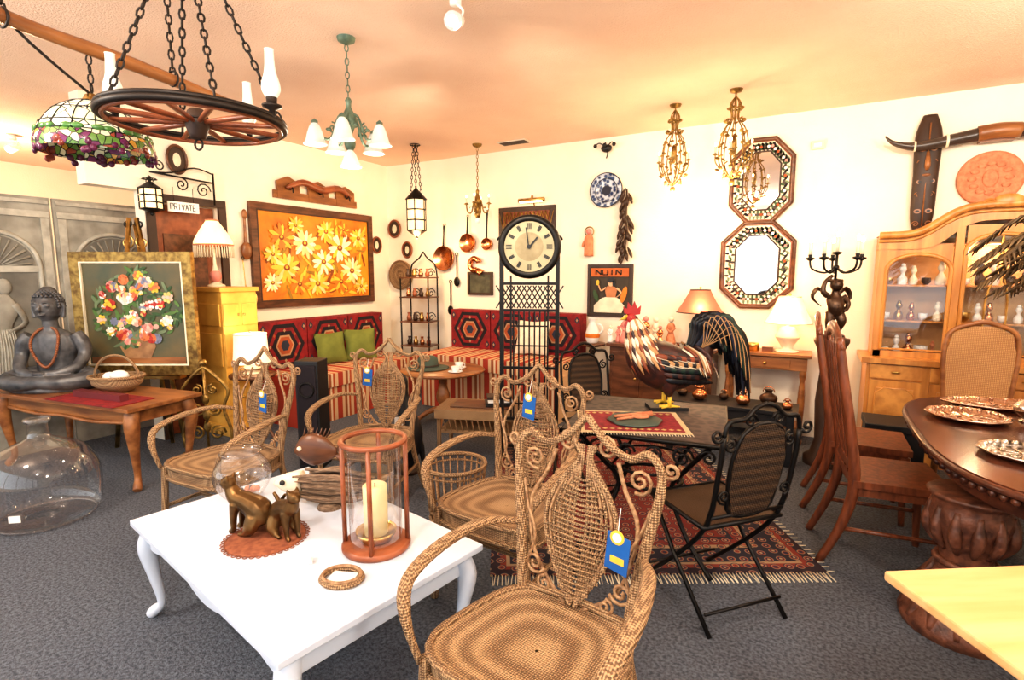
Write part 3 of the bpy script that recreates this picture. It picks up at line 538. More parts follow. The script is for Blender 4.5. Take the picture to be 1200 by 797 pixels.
for i in range(13): x=-.3+i*.05; p.tube([(x-.05,-.02,-.19),(x+.05,-.02,.19)],.006,GOLD,4,k=1); p.tube([(x+.05,-.02,-.19),(x-.05,-.02,.19)],.006,GOLD,4,k=1)
p.done()
p=M('picture_light',(-2.78,5.35,2.31)); p.cyl((-.16,0,0),(.16,0,0),.022,BRASS); p.tube([(0,.08,-.06),(0,.03,.05),(0,0,.02)],.008,BRASS,6); p.cyl((-.14,-.005,-.016),(.14,-.005,-.016),.012,BULB); p.done()
p=M('cafe_poster',(-1.87,5.435,1.31)); frame(p,.5,.56,DARK,.03,.03,mat('poster_dark',(.05,.035,.02),.6))
p.poly([(-.21,.15),(.21,.15),(.21,.24),(-.21,.24)],mat('poster_orange',(.55,.13,.02),.6),-.016,.002)
letters(p,'NUIN',-.15,.17,.055,.05,-.019,BLACK,.007)
FL=mat('poster_skin',(.80,.48,.28),.6)
p.poly([(-.17,-.235),(.14,-.235),(.17,-.16),(.10,-.08),(.02,-.05),(-.08,-.08),(-.17,-.16)],CREAM,-.018,.002)
p.poly([(-.03,-.07),(.07,-.07),(.09,.02),(.05,.05),(-.02,.05),(-.05,.02)],mat('poster_bodice',(.50,.20,.08),.6),-.019,.002)
p.disc(.015,.085,.032,.04,FL,-.0195); p.disc(.02,.112,.045,.028,BLACK,-.0205,rot=10); p.disc(.05,.075,.018,.035,BLACK,-.0205)
p.tube([(-.04,-.02,.035),(-.09,-.02,.0),(-.12,-.02,.06)],[.012,.010,.008],FL,6,flat=.3); p.tube([(.08,-.02,.03),(.13,-.02,-.02),(.08,-.02,-.07)],[.012,.010,.008],FL,6,flat=.3)
p.disc(-.13,.085,.018,.03,YEL,-.02); p.disc(.16,-.04,.03,.09,ORANGE,-.0185,rot=-15); p.disc(-.15,-.06,.025,.07,LF[1],-.0185,rot=20); p.done()
p=M('saint_wall_figurine',(-2.11,5.41,1.82)); p.tube([(0,0,-.14),(0,0,-.04),(0,0,.05),(0,0,.09)],[.055,.05,.05,.02],TERRA,10,flat=.6,up=(0,1,0)); p.ell((0,0,.12),.03,PINK); p.tor((0,.01,.12),.05,.006,GOLD,axis='y'); p.ell((-.05,0,.0),(.02,.02,.05),TERRA,ry=30); p.done()
p=M('emergency_light_fixture',(-1.93,5.40,2.78)); p.ell((0,0,0),(.06,.04,.04),BLACK)
for s in(-1,0,1): p.tube([(0,0,0),(s*.06,-.03,.05),(s*.1,-.05,.03)],.006,BLACK,5); p.ell((s*.1,-.06,.02),.022,BLACK,n=8)
p.tube([(0,0,0),(.02,-.02,-.06),(0,0,-.1)],.006,BLACK,5); p.done()
p=M('ceiling_vent',(-2.87,5.12,2.893)); p.box((0,0,0),(.34,.14,.01),TRIM)
for i in range(6): p.box((0,-.05+i*.02,-.008),(.3,.012,.008),DARK)
p.done()
p=M('wall_thermostat',(-.02,5.43,2.60)); p.box((0,0,0),(.1,.03,.07),TRIM); p.box((0,-.017,.0),(.06,.006,.03),WHT); p.done(.004)
p=M('carved_tribal_mask',(.745,5.42,2.27)); p.tube([(0,0,-.48),(0,-.02,-.33),(0,-.03,0),(0,-.02,.3),(0,0,.47)],[(.03,.01),(.075,.03),(.082,.04),(.088,.03),(.045,.015)],DARK,14,up=(0,1,0))
for s in(-1,1):
    for z in(.2,-.05,-.28): p.disc(s*.036,z,.024,.018,MIDW,-.062,n=12); p.disc(s*.036,z,.014,.009,BLACK,-.066,n=10); p.spiral((s*.04,-.055,z-.1),.024,1.4,.004,MIDW,s,0)
p.tube([(0,-.06,.18),(0,-.08,.08),(0,-.065,.04)],[.01,.02,.012],MIDW,8); p.ell((0,-.065,-.0),(.03,.01,.012),MIDW); p.tube([(0,-.055,.4),(0,-.07,-.4)],.005,MIDW,5,k=1); p.done()
p=M('mounted_steer_horns',(1.15,5.33,2.50)); HORN=mat('horn',(.07,.05,.04),.25); 
p.tube([(-.70,-.02,.09),(-.64,-.02,.03),(-.5,-.01,-.01),(-.3,0,.01),(-.1,0,.04)],[.006,.018,.034,.045,.05],HORN,12); p.tube([(.68,-.02,.12),(.62,-.02,.05),(.5,-.01,.0),(.3,0,.02),(.1,0,.04)],[.006,.018,.034,.045,.05],HORN,12)
p.tube([(-.12,0,.04),(0,-.01,.05),(.12,0,.04)],.056,MIDW,12); p.tor((-.3,0,.01),.042,.01,CREAM,axis='x'); p.tor((-.5,-.01,-.01),.033,.008,CREAM,axis='x'); p.tor((.3,0,.02),.042,.01,CREAM,axis='x'); p.box((0,.06,.04),(.2,.08,.12),MIDW); p.done()
p=M('terracotta_wall_plaque',(1.15,5.44,2.22)); p.at(rx=90); p.lathe([(0,.02),(.15,.02),(.17,.035),(.2,.035),(.205,0),(0,0)],(0,0,0),TERRA,36); p.at()
for i in range(12): a=2*pi*i/12; p.ell((.11*math.cos(a),-.022,.11*math.sin(a)),(.03,.008,.02),TERRA,n=8)
p.ell((0,-.022,0),(.05,.012,.07),TERRA); p.done()
# ------------------------------------------------------------------ clock stand
c=M('standing_station_clock',(-1.83,3.50,0),22)
for s in(-1,1):
    c.box((s*.21,0,.93),(.03,.03,1.62),IRON); c.box((s*.14,0,.93),(.012,.02,1.1),IRON); c.tube([(s*.21,-.16,.01),(s*.21,-.1,.05),(s*.21,0,.13),(s*.21,.1,.05),(s*.21,.16,.01)],.014,IRON,6)
    c.spiral((s*.21,0,1.74),.03,1.3,.008,IRON,s,0); c.tube([(s*.21,0,1.5),(s*.215,0,1.65),(s*.225,0,1.74)],.01,IRON,6)
for z in(.16,.38,1.22,1.42,.78): c.box((0,0,z),(.42,.02,.02),IRON)
for i in range(11):
    x=-.2+i*.04
    c.box((x,0,1.32),(.009,.012,.2),IRON,ry=32); c.box((x,0,1.32),(.009,.012,.2),IRON,ry=-32)
for i in range(7): c.box((-.12+i*.04,0,.8),(.011,.012,.86),IRON)
for z in(.5,.65,.95,1.1): c.box((0,0,z),(.28,.012,.011),IRON)
c.tor((0,-.02,1.69),.205,.030,IRON,axis='y',n=40,k=8); c.at((0,0,1.69),rx=90); c.lathe([(0,-.04),(.2,-.04),(.215,0),(.2,.03),(0,.03)],(0,0,0),IRON,36); c.at()
FACE=mat('clock_face',(.46,.41,.26),.5,col2=(.34,.29,.17),scale=6); c.disc(0,1.69,.185,.185,FACE,-.04,n=40); c.disc(0,1.69,.105,.105,mat('clock_inner',(.34,.28,.16),.5,col2=(.24,.19,.10),scale=12),-.0415,n=32)
for i in range(12):
    a=2*pi*i/12
    for q in ((-.05,0,.05) if i%3 else (-.08,0,.08)): c.box((.15*math.sin(a+q),-.042,1.69+.15*math.cos(a+q)),(.006,.003,.042),BLACK,ry=math.degrees(a))
c.box((.03,-.046,1.72),(.012,.003,.1),BLACK,ry=40); c.box((-.012,-.048,1.755),(.009,.003,.15),BLACK,ry=-8); c.disc(0,1.69,.016,.016,BLACK,-.052)
c.done()
# ------------------------------------------------------------------ centre tables and sculptures
t=M('round_pedestal_table',(-3.12,4.12,0)); t.lathe([(0,.56),(.40,.56),(.42,.545),(.40,.53),(0,.53)],(0,0,0),MIDW,40); t.lathe([(.06,.53),(.04,.4),(.07,.28),(.04,.18),(.06,.1)],(0,0,0),MIDW,16,k=3)
for i in range(4): a=pi/2*i+.5; t.tube([(0,0,.16),(.15*math.cos(a),.15*math.sin(a),.12),(.3*math.cos(a),.3*math.sin(a),.0)],[.03,.025,.02],MIDW,8)
t.done()
h=M('teal_felt_hat',(-3.25,4.05,.56)); TEAL=mat('teal_felt',(.08,.11,.085),.9); h.lathe([(0,.012),(.19,.006),(.2,.012),(.12,.02),(.105,.03),(.1,.09),(.07,.12),(0,.115)],(0,0,0),TEAL,28,k=2); h.tor((0,0,.035),.107,.008,DARK); h.done()
for x,y in((-2.98,4.2),(-2.88,4.0)):
    h=M('tea_cup',(x,y,.56)); h.lathe([(0,.003),(.07,.012),(.07,.016),(.02,.01),(.03,.02),(.045,.06),(.042,.06),(0,.03)],(0,0,0),WHT,20); h.tor((.055,0,.04),.018,.004,WHT,axis='y',n=12); h.done()
b=M('wicker_ottoman_bench',(-2.33,3.62,0),20); b.box((0,0,.36),(.72,.4,.08),WICK); b.box((0,0,.21),(.66,.34,.03),WICK)
for i in range(15):
    for s in(-1,1): b.tube([(-.34+i*.048,s*.19,.33),(-.32+i*.048,s*.17,.21)],.006,RATT,5,k=1)
for s in(-1,1):
    for q in(-1,1): b.cyl((s*.33,q*.17,0),(s*.33,q*.17,.36),.018,WICK)
b.box((0,0,.405),(.5,.25,.01),WALN); b.done(.006)
b=M('stacked_books',(-2.2,3.66,.411),35); b.box((0,0,.015),(.22,.16,.03),BLACK); b.box((.01,0,.042),(.2,.15,.022),WHT); b.box((0,.01,.066),(.19,.14,.024),DARK); b.done(.002)
s=M('carved_bird_statue',(-2.58,2.95,0),30); s.lathe([(0,0),(.1,0),(.1,.03),(.07,.04),(0,.05)],(0,0,0),DARK,20)
s.tube([(.0,0,.03),(.02,0,.15),(.03,0,.30),(0,0,.46),(-.02,0,.60),(-.03,0,.72),(-.11,0,.76)],[.03,.07,.09,.065,.038,.038,.008],BLACK,12); s.tube([(.05,0,.3),(.1,0,.2),(.12,0,.05)],[.04,.03,.01],BLACK,8)
for q in(-1,1): s.tube([(.03,q*.07,.38),(.06,q*.085,.26),(.08,q*.065,.12)],[.02,.03,.008],BLACK,8,flat=.5)
s.box((-.04,-.09,.4),(.06,.003,.1),WHT,rz=10); s.done()
b=M('black_speaker_cabinet',(-3.30,2.70,0),25); b.box((0,0,.42),(.18,.18,.84),BLACK); b.box((0,-.092,.42),(.15,.01,.78),KDK); b.at((0,-.098,.62),rx=90); b.tor((0,0,0),.055,.008,IRON); b.at(); b.done(.01)
# ------------------------------------------------------------------ rug
RUG=bpy.data.materials.new('persian_rug'); RUG.use_nodes=True; nt=RUG.node_tree; N=nt.nodes; L=nt.links; P=N['Principled BSDF']; P.inputs['Roughness'].default_value=.95
tc=N.new('ShaderNodeTexCoord'); sp=N.new('ShaderNodeSeparateXYZ'); L.new(tc.outputs['Object'],sp.inputs[0])
def mth(op,a,b=None,c=None):
    n=N.new('ShaderNodeMath'); n.operation=op
    for i,x in enumerate((a,b,c)):
        if x is None: continue
        if isinstance(x,(int,float)): n.inputs[i].default_value=x
        else: L.new(x,n.inputs[i])
    return n.outputs[0]
ax=mth('SUBTRACT',.85,mth('ABSOLUTE',sp.outputs[0])); ay=mth('SUBTRACT',1.25,mth('ABSOLUTE',sp.outputs[1])); e=mth('MINIMUM',ax,ay)
rp=ramp_const(N,[(0,(.02,.01,.02)),(.05,(.20,.03,.02)),(.08,(.32,.22,.13)),(.1,(.015,.015,.03)),(.24,(.32,.22,.13)),(.27,(.16,.02,.018)),(.33,(.015,.015,.03)),(.36,(.16,.02,.018))])
L.new(e,rp.inputs[0]); vo=N.new('ShaderNodeTexVoronoi'); vo.inputs['Scale'].default_value=15; vo.inputs['Randomness'].default_value=.35; L.new(tc.outputs['Object'],vo.inputs['Vector'])
r2=ramp_const(N,[(0,(.42,.28,.16)),(.12,(.015,.02,.05)),(.22,(.24,.04,.025)),(.30,(.38,.25,.14)),(.34,(.02,.02,.04))])
L.new(vo.outputs['Distance'],r2.inputs[0]); mx=N.new('ShaderNodeMixRGB'); fac=mth('LESS_THAN',vo.outputs['Distance'],.42); L.new(mth('MULTIPLY',fac,.85),mx.inputs[0]); L.new(rp.outputs[0],mx.inputs[1]); L.new(r2.outputs[0],mx.inputs[2]); L.new(mx.outputs[0],P.inputs['Base Color'])
r=M('persian_rug',(-1.20,3.58,0),30.5); r.box((0,0,.003),(1.7,2.5,.006),RUG)
for i in range(100):
    for s in(-1,1): r.cyl((-.84+i*.017,s*1.25,.004),(-.84+i*.017+RU(-.01,.01),s*1.33,.003),.003,CREAM,n=4)
for i in range(60): r.cyl((.85,-1.24+i*.042,.004),(.89,-1.24+i*.042,.003),.003,CREAM,n=4)
r.done()
# ------------------------------------------------------------------ bistro set + rooster
t=M('iron_bistro_table',(-.74,2.88,0),8)
SLATE=mat('mosaic_top',(.08,.06,.05),.6,col2=(.03,.025,.025),scale=24,kind='voronoi')
t.box((0,0,.690),(.80,.80,.022),SLATE); t.tube([(-.4,-.4,.690),(.4,-.4,.690),(.4,.4,.690),(-.4,.4,.690)],.013,IRON,6,closed=True,k=1)
for s in(-1,1):
    for q in(-1,1): t.tube([(s*.34,q*.34,.68),(s*.22,q*.22,.5),(s*.14,q*.14,.35),(s*.22,q*.22,.15),(s*.36,q*.36,0)],.013,IRON,6)
    for q in(-1,1):
        t.spiral((s*.2,q*.37,.61),.055,1.5,.007,IRON,s,0); t.spiral((s*.07,q*.37,.61),.045,1.5,.007,IRON,-s,0); t.spiral((s*.32,q*.37,.62),.04,1.5,.007,IRON,-s,0)
t.tor((0,0,.35),.19,.01,IRON); t.tor((0,0,.45),.24,.008,IRON); t.done()
GT=mat('gold_thread',(.55,.38,.15),.7)
p=M('fringed_placemat',(-.80,2.71,.7015),24); PM=mat('crimson_damask',(.28,.02,.03),.8,col2=(.16,.012,.02),scale=30); p.box((0,0,.0045),(.50,.36,.004),PM); p.box((0,0,.002),(.56,.42,.003),mat('mat_border',(.62,.48,.28),.8))
for s in(-1,1):
    for i in range(13): p.box((-.22+i*.037,s*.15,.0068),(.02,.02,.001),GT,rz=45)
for i in range(40): p.cyl((-.28+i*.0143,-.21,.0015),(-.28+i*.0143,-.235,.001),.002,CREAM,n=4)
p.done()
p=M('slate_serving_board',(-.78,2.72,.709),24); p.lathe([(0,.014),(.14,.014),(.15,.007),(.14,0),(0,0)],(0,0,0),mat('slate_green',(.07,.10,.08),.5),8); p.tube([(-.1,-.06,.022),(.1,.05,.025)],[.008,.012],TERRA,6,k=1); p.tube([(-.11,.0,.022),(.1,.06,.03)],[.008,.012],TERRA,6,k=1); p.ell((.03,0,.025),(.05,.03,.012),TERRA); p.done()
def iron_chair(x,y,rot):
    c=M('folding_iron_chair',(x,y,0),rot); MESH=mat('woven_metal',(.11,.06,.03),.5,.3,col2=(.015,.01,.008),scale=45,kind='wicker',bump=.6)
    c.box((0,0,.445),(.40,.38,.012),MESH); c.tube([(-.2,-.19,.447),(.2,-.19,.447),(.2,.19,.447),(-.2,.19,.447)],.012,IRON,8,closed=True,k=1)
    for s in(-1,1):
        c.tube([(s*.2,.26,0),(s*.2,0,.24),(s*.2,-.17,.44)],.011,IRON,6,k=1); c.tube([(s*.185,-.24,0),(s*.185,.02,.25),(s*.185,.19,.46),(s*.19,.25,.7),(s*.19,.27,.86)],.011,IRON,6,k=3)
        c.tube([(s*.19,.27,.86),(s*.17,.275,.92),(s*.1,.28,.93),(s*.05,.28,.97),(0,.28,.985)],.010,IRON,6)
        c.spiral((s*.15,.262,.82),.034,1.6,.006,IRON,s,90); c.spiral((s*.155,.245,.6),.03,1.6,.006,IRON,s,270); c.spiral((s*.07,.278,.92),.03,1.5,.006,IRON,-s,0)
        c.spiral((s*.225,.275,.87),.03,1.4,.007,IRON,s,200)
    for a,b in((.26,.02),(-.24,.02)): c.cyl((-.2,a*.85,.08),(.2,a*.85,.08),.007,IRON)
    P=[(-.09,.5),(.09,.5),(.125,.62),(.13,.75),(.1,.86),(.04,.9),(-.04,.9),(-.1,.86),(-.13,.75),(-.125,.62)]
    vs=[(a,.205+(b-.46)*.17,b) for a,b in P]; vs2=[(a,q+.01,b) for a,q,b in vs]; n=len(P)
    c.add(vs+vs2,[tuple(range(n)),tuple(range(2*n-1,n-1,-1))]+[(i,(i+1)%n,n+(i+1)%n,n+i) for i in range(n)],MESH,False); c.tube(vs,.009,IRON,6,closed=True,k=3)
    c.tube([(-.185,.215,.5),(.185,.215,.5)],.008,IRON,6,k=1); c.done()
iron_chair(-.33,2.46,228); iron_chair(-1.22,3.42,48)
R=M('rooster_statue',(-.70,3.10,.7015),29.5)
FTAN=mat('tan_feather',(.50,.28,.12),.5); FGRN=mat('green_feather',(.02,.045,.035),.3,.2); MAR=mat('maroon_feather',(.07,.018,.012),.45,col2=(.02,.010,.010),scale=30)
R.box((0,0,.01),(.22,.14,.02),BLACK)
R.tube([(-.225,0,.545),(-.215,0,.52),(-.20,0,.47),(-.175,0,.40),(-.12,0,.31),(-.01,0,.25),(.1,0,.265),(.18,0,.33),(.22,0,.40)],[(.026,.026),(.038,.040),(.054,.052),(.088,.08),(.13,.115),(.145,.125),(.12,.11),(.08,.08),(.04,.05)],MAR,20,up=(0,1,0))
R.tube([(-.245,0,.545),(-.295,0,.525)],[.016,.001],YEL,8,k=1)
for sy in(-1,1):
    R.ell((-.245,sy*.014,.495),(.016,.009,.038),RCOMB); R.ell((-.232,sy*.031,.545),.007,YEL,n=8); R.ell((-.233,sy*.034,.545),.004,BLACK,n=8); R.ell((-.23,sy*.028,.538),(.026,.009,.026),RCOMB)
    R.tube([(0,sy*.06,.2),(-.01,sy*.065,.13),(0,sy*.06,.09)],[.065,.04,.016],MAR,10); R.tube([(0,sy*.06,.10),(0,sy*.06,.02)],.012,YEL,8,k=1)
    for a in(-30,0,30,180): R.tube([(0,sy*.06,.03),(-.06*math.cos(rad(a)),sy*.06+.06*math.sin(rad(a)),.024)],[.010,.004],YEL,6,k=1)
R.poly([(-.265,.565),(-.272,.605),(-.25,.59),(-.245,.63),(-.222,.6),(-.208,.635),(-.19,.592),(-.17,.61),(-.175,.56),(-.21,.555)],RCOMB,-.007,.014)
random.seed(21)
def lerp(tab,z):
    for (a,p),(b,q) in zip(tab,tab[1:]):
        if a>=z>=b: return p+(q-p)*(a-z)/(a-b)
    return tab[-1][1] if z<tab[-1][0] else tab[0][1]
RT=[(.545,.028),(.52,.040),(.47,.056),(.40,.084),(.31,.118),(.25,.126)]; XT=[(.545,-.222),(.52,-.213),(.47,-.198),(.40,-.172),(.31,-.120),(.25,-.08)]
def npt(a,z,e): r=lerp(RT,z)+e; return (lerp(XT,z)+r*.95*math.cos(a),r*math.sin(a),z+.25*r*math.cos(a))
for row in range(6):
    for i in range(26):
        a=2*pi*(i+.5*(row%2))/26; z0=.53-.035*row+RU(-.005,.005); ln=.07+.008*row
        R.tube([npt(a,z0,0),npt(a,z0-ln*.5,.006),npt(a,z0-ln,.004)],[(.007,.003),(.012,.003),(.002,.002)],[CREAM,FTAN,CREAM,RUST,FTAN,MAR][(i*2+row)%6],5,k=3,up=(math.cos(a),math.sin(a),.2))
def sidey(x,z):
    zc=lerp([(.25,.33),(.1,.27),(-.01,.25),(-.2,.36)],x) if x>-.2 else .36
    return .124*math.sqrt(max(.08,1-((x+.0)/.27)**2))*math.sqrt(max(.1,1-((z-zc)/.15)**2))
for sy in(-1,1):
    for r in range(5):
        for c in range(8):
            x=-.10+c*.028+r*.014; z=.335-r*.034-c*.003; P3=[(x,z),(x+.035,z-.010),(x+.085+.004*c,z-.022)]
            R.tube([(a,sy*(sidey(a,b)+e),b) for (a,b),e in zip(P3,(.000,.006,.004))],[(.009,.003),(.018,.004),(.004,.002)],[[RUST,MAR],[BFEA,FTAN],[BFEA,FGRN],[MAR,BFEA],[BFEA,BFEA]][r][c%2],6,k=3,up=(0,1,0))
            if r in(0,1) and c%2==0: R.tube([(a,sy*(sidey(a,b)+.009),b-.012) for a,b in P3],.0022,CREAM,4,k=3)
    for i in range(20): x=.06+RU(0,.10); z=.37+RU(-.03,.02); R.tube([(x,sy*.06,z),(x+.06,sy*.105,z-.05),(x+.10,sy*.112,z-.14)],[(.005,.003),(.009,.003),(.002,.002)],[FTAN,CREAM,RUST,MAR][i%4],5,k=3,up=(0,1,0))
for i in range(96):
    t=(i%48)/47; sp=RU(-.085,.085); h=.42+.12*math.sin(.25*pi+t*.7*pi)+RU(-.025,.02); ex=.17+.19*t+RU(-.015,.015); dr=h-.07-.24*t
    R.tube([(.11,sp*.35,.30),(.16+.06*t,sp*.7,.37+.08*(1-t)),(ex,sp,h),(ex+.07,sp*1.1,h-.05-.05*t),(ex+.10,sp*1.2,dr-.05)],[(.014,.003),(.026,.004),(.028,.004),(.022,.003),(.005,.002)],[BFEA,BFEA,FGRN,BFEA,BFEA,KBL,BFEA,BFEA][i%8],6,k=4,up=(0,1,0))
for i in range(7):
    t=i/6; h=.44+.12*math.sin(.25*pi+t*.7*pi); ex=.17+.18*t; R.tube([(.15,-.06,.36),(.17+.05*t,-.085,.40),(ex,-.10,h),(ex+.06,-.115,h-.06-.05*t),(ex+.09,-.12,h-.12-.22*t)],.0028,FTAN,4,k=4)
R.done()
t=M('low_display_table',(-.52,4.62,0)); t.box((0,0,.42),(1.0,.36,.03),BLACK); t.box((0,0,.36),(.92,.3,.08),BLACK)
for s in(-1,1):
    for q in(-1,1): t.box((s*.45,q*.14,.2),(.05,.05,.4),BLACK)
t.done(.004)
g=M('copper_pot_collection',(-.52,4.62,.4355))
for i,(x,k) in enumerate([(-.4,.8),(-.24,1.1),(-.06,.7),(.1,1.0),(.28,1.2),(.42,.7)]): g.lathe([(0,0),(.03*k,0),(.055*k,.03*k),(.05*k,.06*k),(.02*k,.08*k),(.028*k,.10*k)],(x,(-1)**i*.05,0),COPP if i%2 else DKBRZ,14,k=2); g.tor((x,(-1)**i*.05,.085*k),.035*k,.004,COPP,axis='y',n=14,a0=0,a1=180)
g.done()
# ------------------------------------------------------------------ console + lamps + sideboard
c=M('console_table',(-.31,5.25,0)); c.box((0,0,.785),(.72,.34,.03),MIDW); c.box((0,0,.71),(.66,.30,.11),MIDW); c.box((0,-.153,.71),(.4,.01,.08),MIDW); c.ell((0,-.165,.71),.015,BRASS)
for s in(-1,1):
    for q in(-1,1): c.lathe([(.022,0),(.03,.03),(.018,.08),(.026,.25),(.03,.4),(.018,.55),(.028,.6),(.028,.66)],(s*.3,q*.12,0),MIDW,10,k=2)
c.box((0,0,.14),(.6,.24,.02),MIDW); c.done(.004)
lamp('cream_shade_table_lamp',-.15,5.25,.80,CREAM,SHADE,.19,.09,.23,.26,bw=1.3); lamp('red_shade_table_lamp',-.90,5.2,.80,DARK,RSHADE,.21,.09,.21,.33)
p=M('console_candle_tin',(-.42,5.2,.80)); p.lathe([(0,0),(.05,0),(.05,.06),(.045,.07),(0,.07)],(0,0,0),BRASS,20); p.box((.12,0,.02),(.09,.06,.04),WALN); p.done()
s=M('low_sideboard',(-1.23,5.22,0)); s.box((0,0,.785),(1.05,.4,.03),WALN); s.box((0,0,.43),(.98,.36,.68),WALN)
for x in(-.32,0,.32): s.box((x,-.185,.44),(.28,.014,.56),WALN); s.ell((x+.1,-.2,.46),.014,BRASS)
for x in(-.45,.45): s.box((x,0,.05),(.06,.34,.1),WALN)
s.done(.004)
g=M('assorted_figurines',(-1.38,5.15,.80)); random.seed(4)
for i in range(9):
    x=-.36+i*.072; y=RU(-.08,.08); k=RU(.8,1.5); mm=random.choice([PINK,CREAM,TERRA,WHT,BRASS,COPP]); 
    g.lathe([(0,0),(.035*k,0),(.03*k,.05*k),(.018*k,.09*k),(.03*k,.13*k),(.012*k,.155*k)],(x,y,0),mm,10,k=2); g.ell((x,y,.175*k),.02*k,PINK if i%2 else CREAM,n=8); g.tube([(x-.03*k,y-.01,.12*k),(x,y-.03,.09*k),(x+.03*k,y-.01,.12*k)],.008*k,mm,6)
g.done()
p=M('pitcher_stand',(-1.96,5.18,0)); p.lathe([(.13,0),(.03,.03),(.025,.4),(.03,.72),(.14,.75),(.14,.77),(0,.77)],(0,0,0),WALN,20); p.done()
p=M('decorative_pitcher',(-1.96,5.18,.77)); p.lathe([(0,0),(.05,0),(.075,.07),(.06,.15),(.035,.21),(.05,.26)],(0,0,0),WHT,20,k=3); p.tor((.06,0,.15),.05,.01,WHT,axis='y',n=16,a0=-80,a1=100); p.lathe([(.072,.055),(.079,.075),(.073,.10)],(0,0,0),ORANGE,20); p.done()
# ------------------------------------------------------------------ hutch
H=M('china_hutch',(1.19,5.43,0)); W=1.56
BURL=mat('burl_oak',(.66,.32,.09),.3,col2=(.45,.19,.05),scale=14)
H.box((0,-.23,.06),(W,.44,.12),OAK); H.box((0,-.23,.44),(W-.04,.42,.70),OAK); H.box((0,-.235,.815),(W+.04,.49,.04),OAK)
for i in range(4):
    x=-.57+i*.38; H.box((x,-.45,.40),(.33,.02,.52),OAK); H.box((x,-.462,.40),(.24,.02,.40),BURL); H.box((x,-.45,.73),(.33,.02,.11),BURL); H.ell((x,-.468,.73),(.03,.01,.01),BRASS); H.ell((x+(.12 if i%2==0 else -.12),-.475,.42),.012,BRASS)
    H.tube([(x-.12,-.47,.2),(x-.12,-.47,.56),(x,-.47,.6),(x+.12,-.47,.56),(x+.12,-.47,.2)],.006,OAK,5,k=2)
H.box((0,-.02,1.3),(1.44,.02,.95),mat('hutch_back_panel',(.62,.36,.15),.5))
for x in(-.71,.71): H.box((x,-.17,1.31),(.03,.32,.96),OAK)
for x in(-.24,.24): H.box((x,-.325,1.34),(.05,.03,1.02),OAK)
for x in(-.70,.70): H.box((x,-.325,1.31),(.06,.03,.96),OAK)
H.box((0,-.325,.86),(1.44,.03,.05),OAK)
def topz(x): return 1.79+.20*math.exp(-(x/.40)**4) if abs(x)<.75 else 1.79
n=40; X=[-.74+1.48*i/n for i in range(n+1)]
up=[(x,topz(x)) for x in X]; lo=[(x,(1.68+.20*math.exp(-(x/.32)**4))-.0) for x in X][::-1]; H.poly(up+lo,OAK,-.345,.05)
H.tube([(x,-.36,topz(x)) for x in X],.028,OAK,8,k=1); H.tube([(x,-.355,topz(x)-.045) for x in X],.012,OAK,6,k=1)
vs=[(x,y,topz(x)) for y in(-.34,0) for x in X]; H.add(vs,[(i,i+1,n+2+i,n+1+i) for i in range(n)],OAK)
H.ell((0,-.37,2.01),(.09,.02,.05),OAK)
for s in(-1,1): H.spiral((s*.1,-.375,1.99),.04,1.3,.01,OAK,s,0)
for cx,w in((-.475,.4),(0,.4),(.475,.4)):
    zt=1.64 if cx else 1.78
    pts=[(cx-w/2,.9),(cx-w/2,zt-.12)]+[(cx-w/2*math.cos(a),zt-.12+.12*math.sin(a)) for a in [pi*i/12 for i in range(1,12)]]+[(cx+w/2,zt-.12),(cx+w/2,.9)]
    H.tube([(a,-.34,b) for a,b in pts],.016,OAK,6,closed=True,k=1)
    for s in(-1,1): H.poly([(cx+s*w/2,zt-.12)]+[(cx+s*w/2*math.cos(a),zt-.12+.12*math.sin(a)) for a in [pi/2*i/6 for i in range(1,7)]]+[(cx,zt+.07),(cx+s*w/2,zt+.07)],OAK,-.335,.012)
    H.poly(pts,GLASS,-.333,.002)
    if cx==0:
        for s in(-1,1): H.tube([(cx+s*.06,-.345,.9),(cx+s*.06,-.345,1.3),(cx+s*.02,-.345,1.5),(cx,-.345,zt)],.006,BRASS,5,k=3)
for z in(1.12,1.40): H.box((0,-.17,z),(1.40,.28,.012),OAK)
H.box((0,-.17,1.715),(1.40,.28,.012),OAK)
random.seed(9)
for z in(.845,1.128,1.408):
    for i in range(17):
        x=-.64+i*.08; y=-.24+RU(-.03,.06); k=RU(.6,1.05); mm=random.choice([WHT,COPP,CREAM,BRASS,DARK,WHT,RCOMB,TERRA]); 
        if i%3: H.lathe([(0,0),(.03*k,0),(.035*k,.05*k),(.012*k,.09*k),(.026*k,.12*k),(.02*k,.15*k)],(x,y,z),mm,10,k=2); H.ell((x,y,z+.16*k),.018*k,mm,n=8)
        else: H.lathe([(0,0),(.02*k,0),(.045*k,.03*k),(.045*k,.08*k),(.03*k,.08*k)],(x,y,z),mm,12)
H.done(.003)
# ------------------------------------------------------------------ cherub candelabra
p=M('statue_pedestal',(.17,4.70,0)); p.lathe([(.14,0),(.14,.06),(.10,.09),(.07,.2),(.085,.5),(.06,.80),(.10,.93),(.12,.97),(.12,1.0),(0,1.0)],(0,0,0),DARK,20); p.done()
CH=DKBRZ
c=M('cherub_candelabra',(.17,4.70,1.0),25); c.lathe([(0,0),(.09,0),(.08,.03),(0,.04)],(0,0,0),CH,16)
c.tube([(0,0,.19),(0,-.012,.24),(0,0,.30),(0,0,.34),(0,0,.37)],[(.050,.048),(.058,.058),(.062,.046),(.032,.03),(.024,.024)],CH,14,up=(0,1,0)); c.ell((0,-.008,.408),(.045,.047,.05),CH,n=16); c.ell((0,-.057,.405),.008,CH,n=6)
for i in range(16): a=2*pi*i/16; c.ell((.038*math.cos(a),.036*math.sin(a)+.006,.440),.014,CH,n=6)
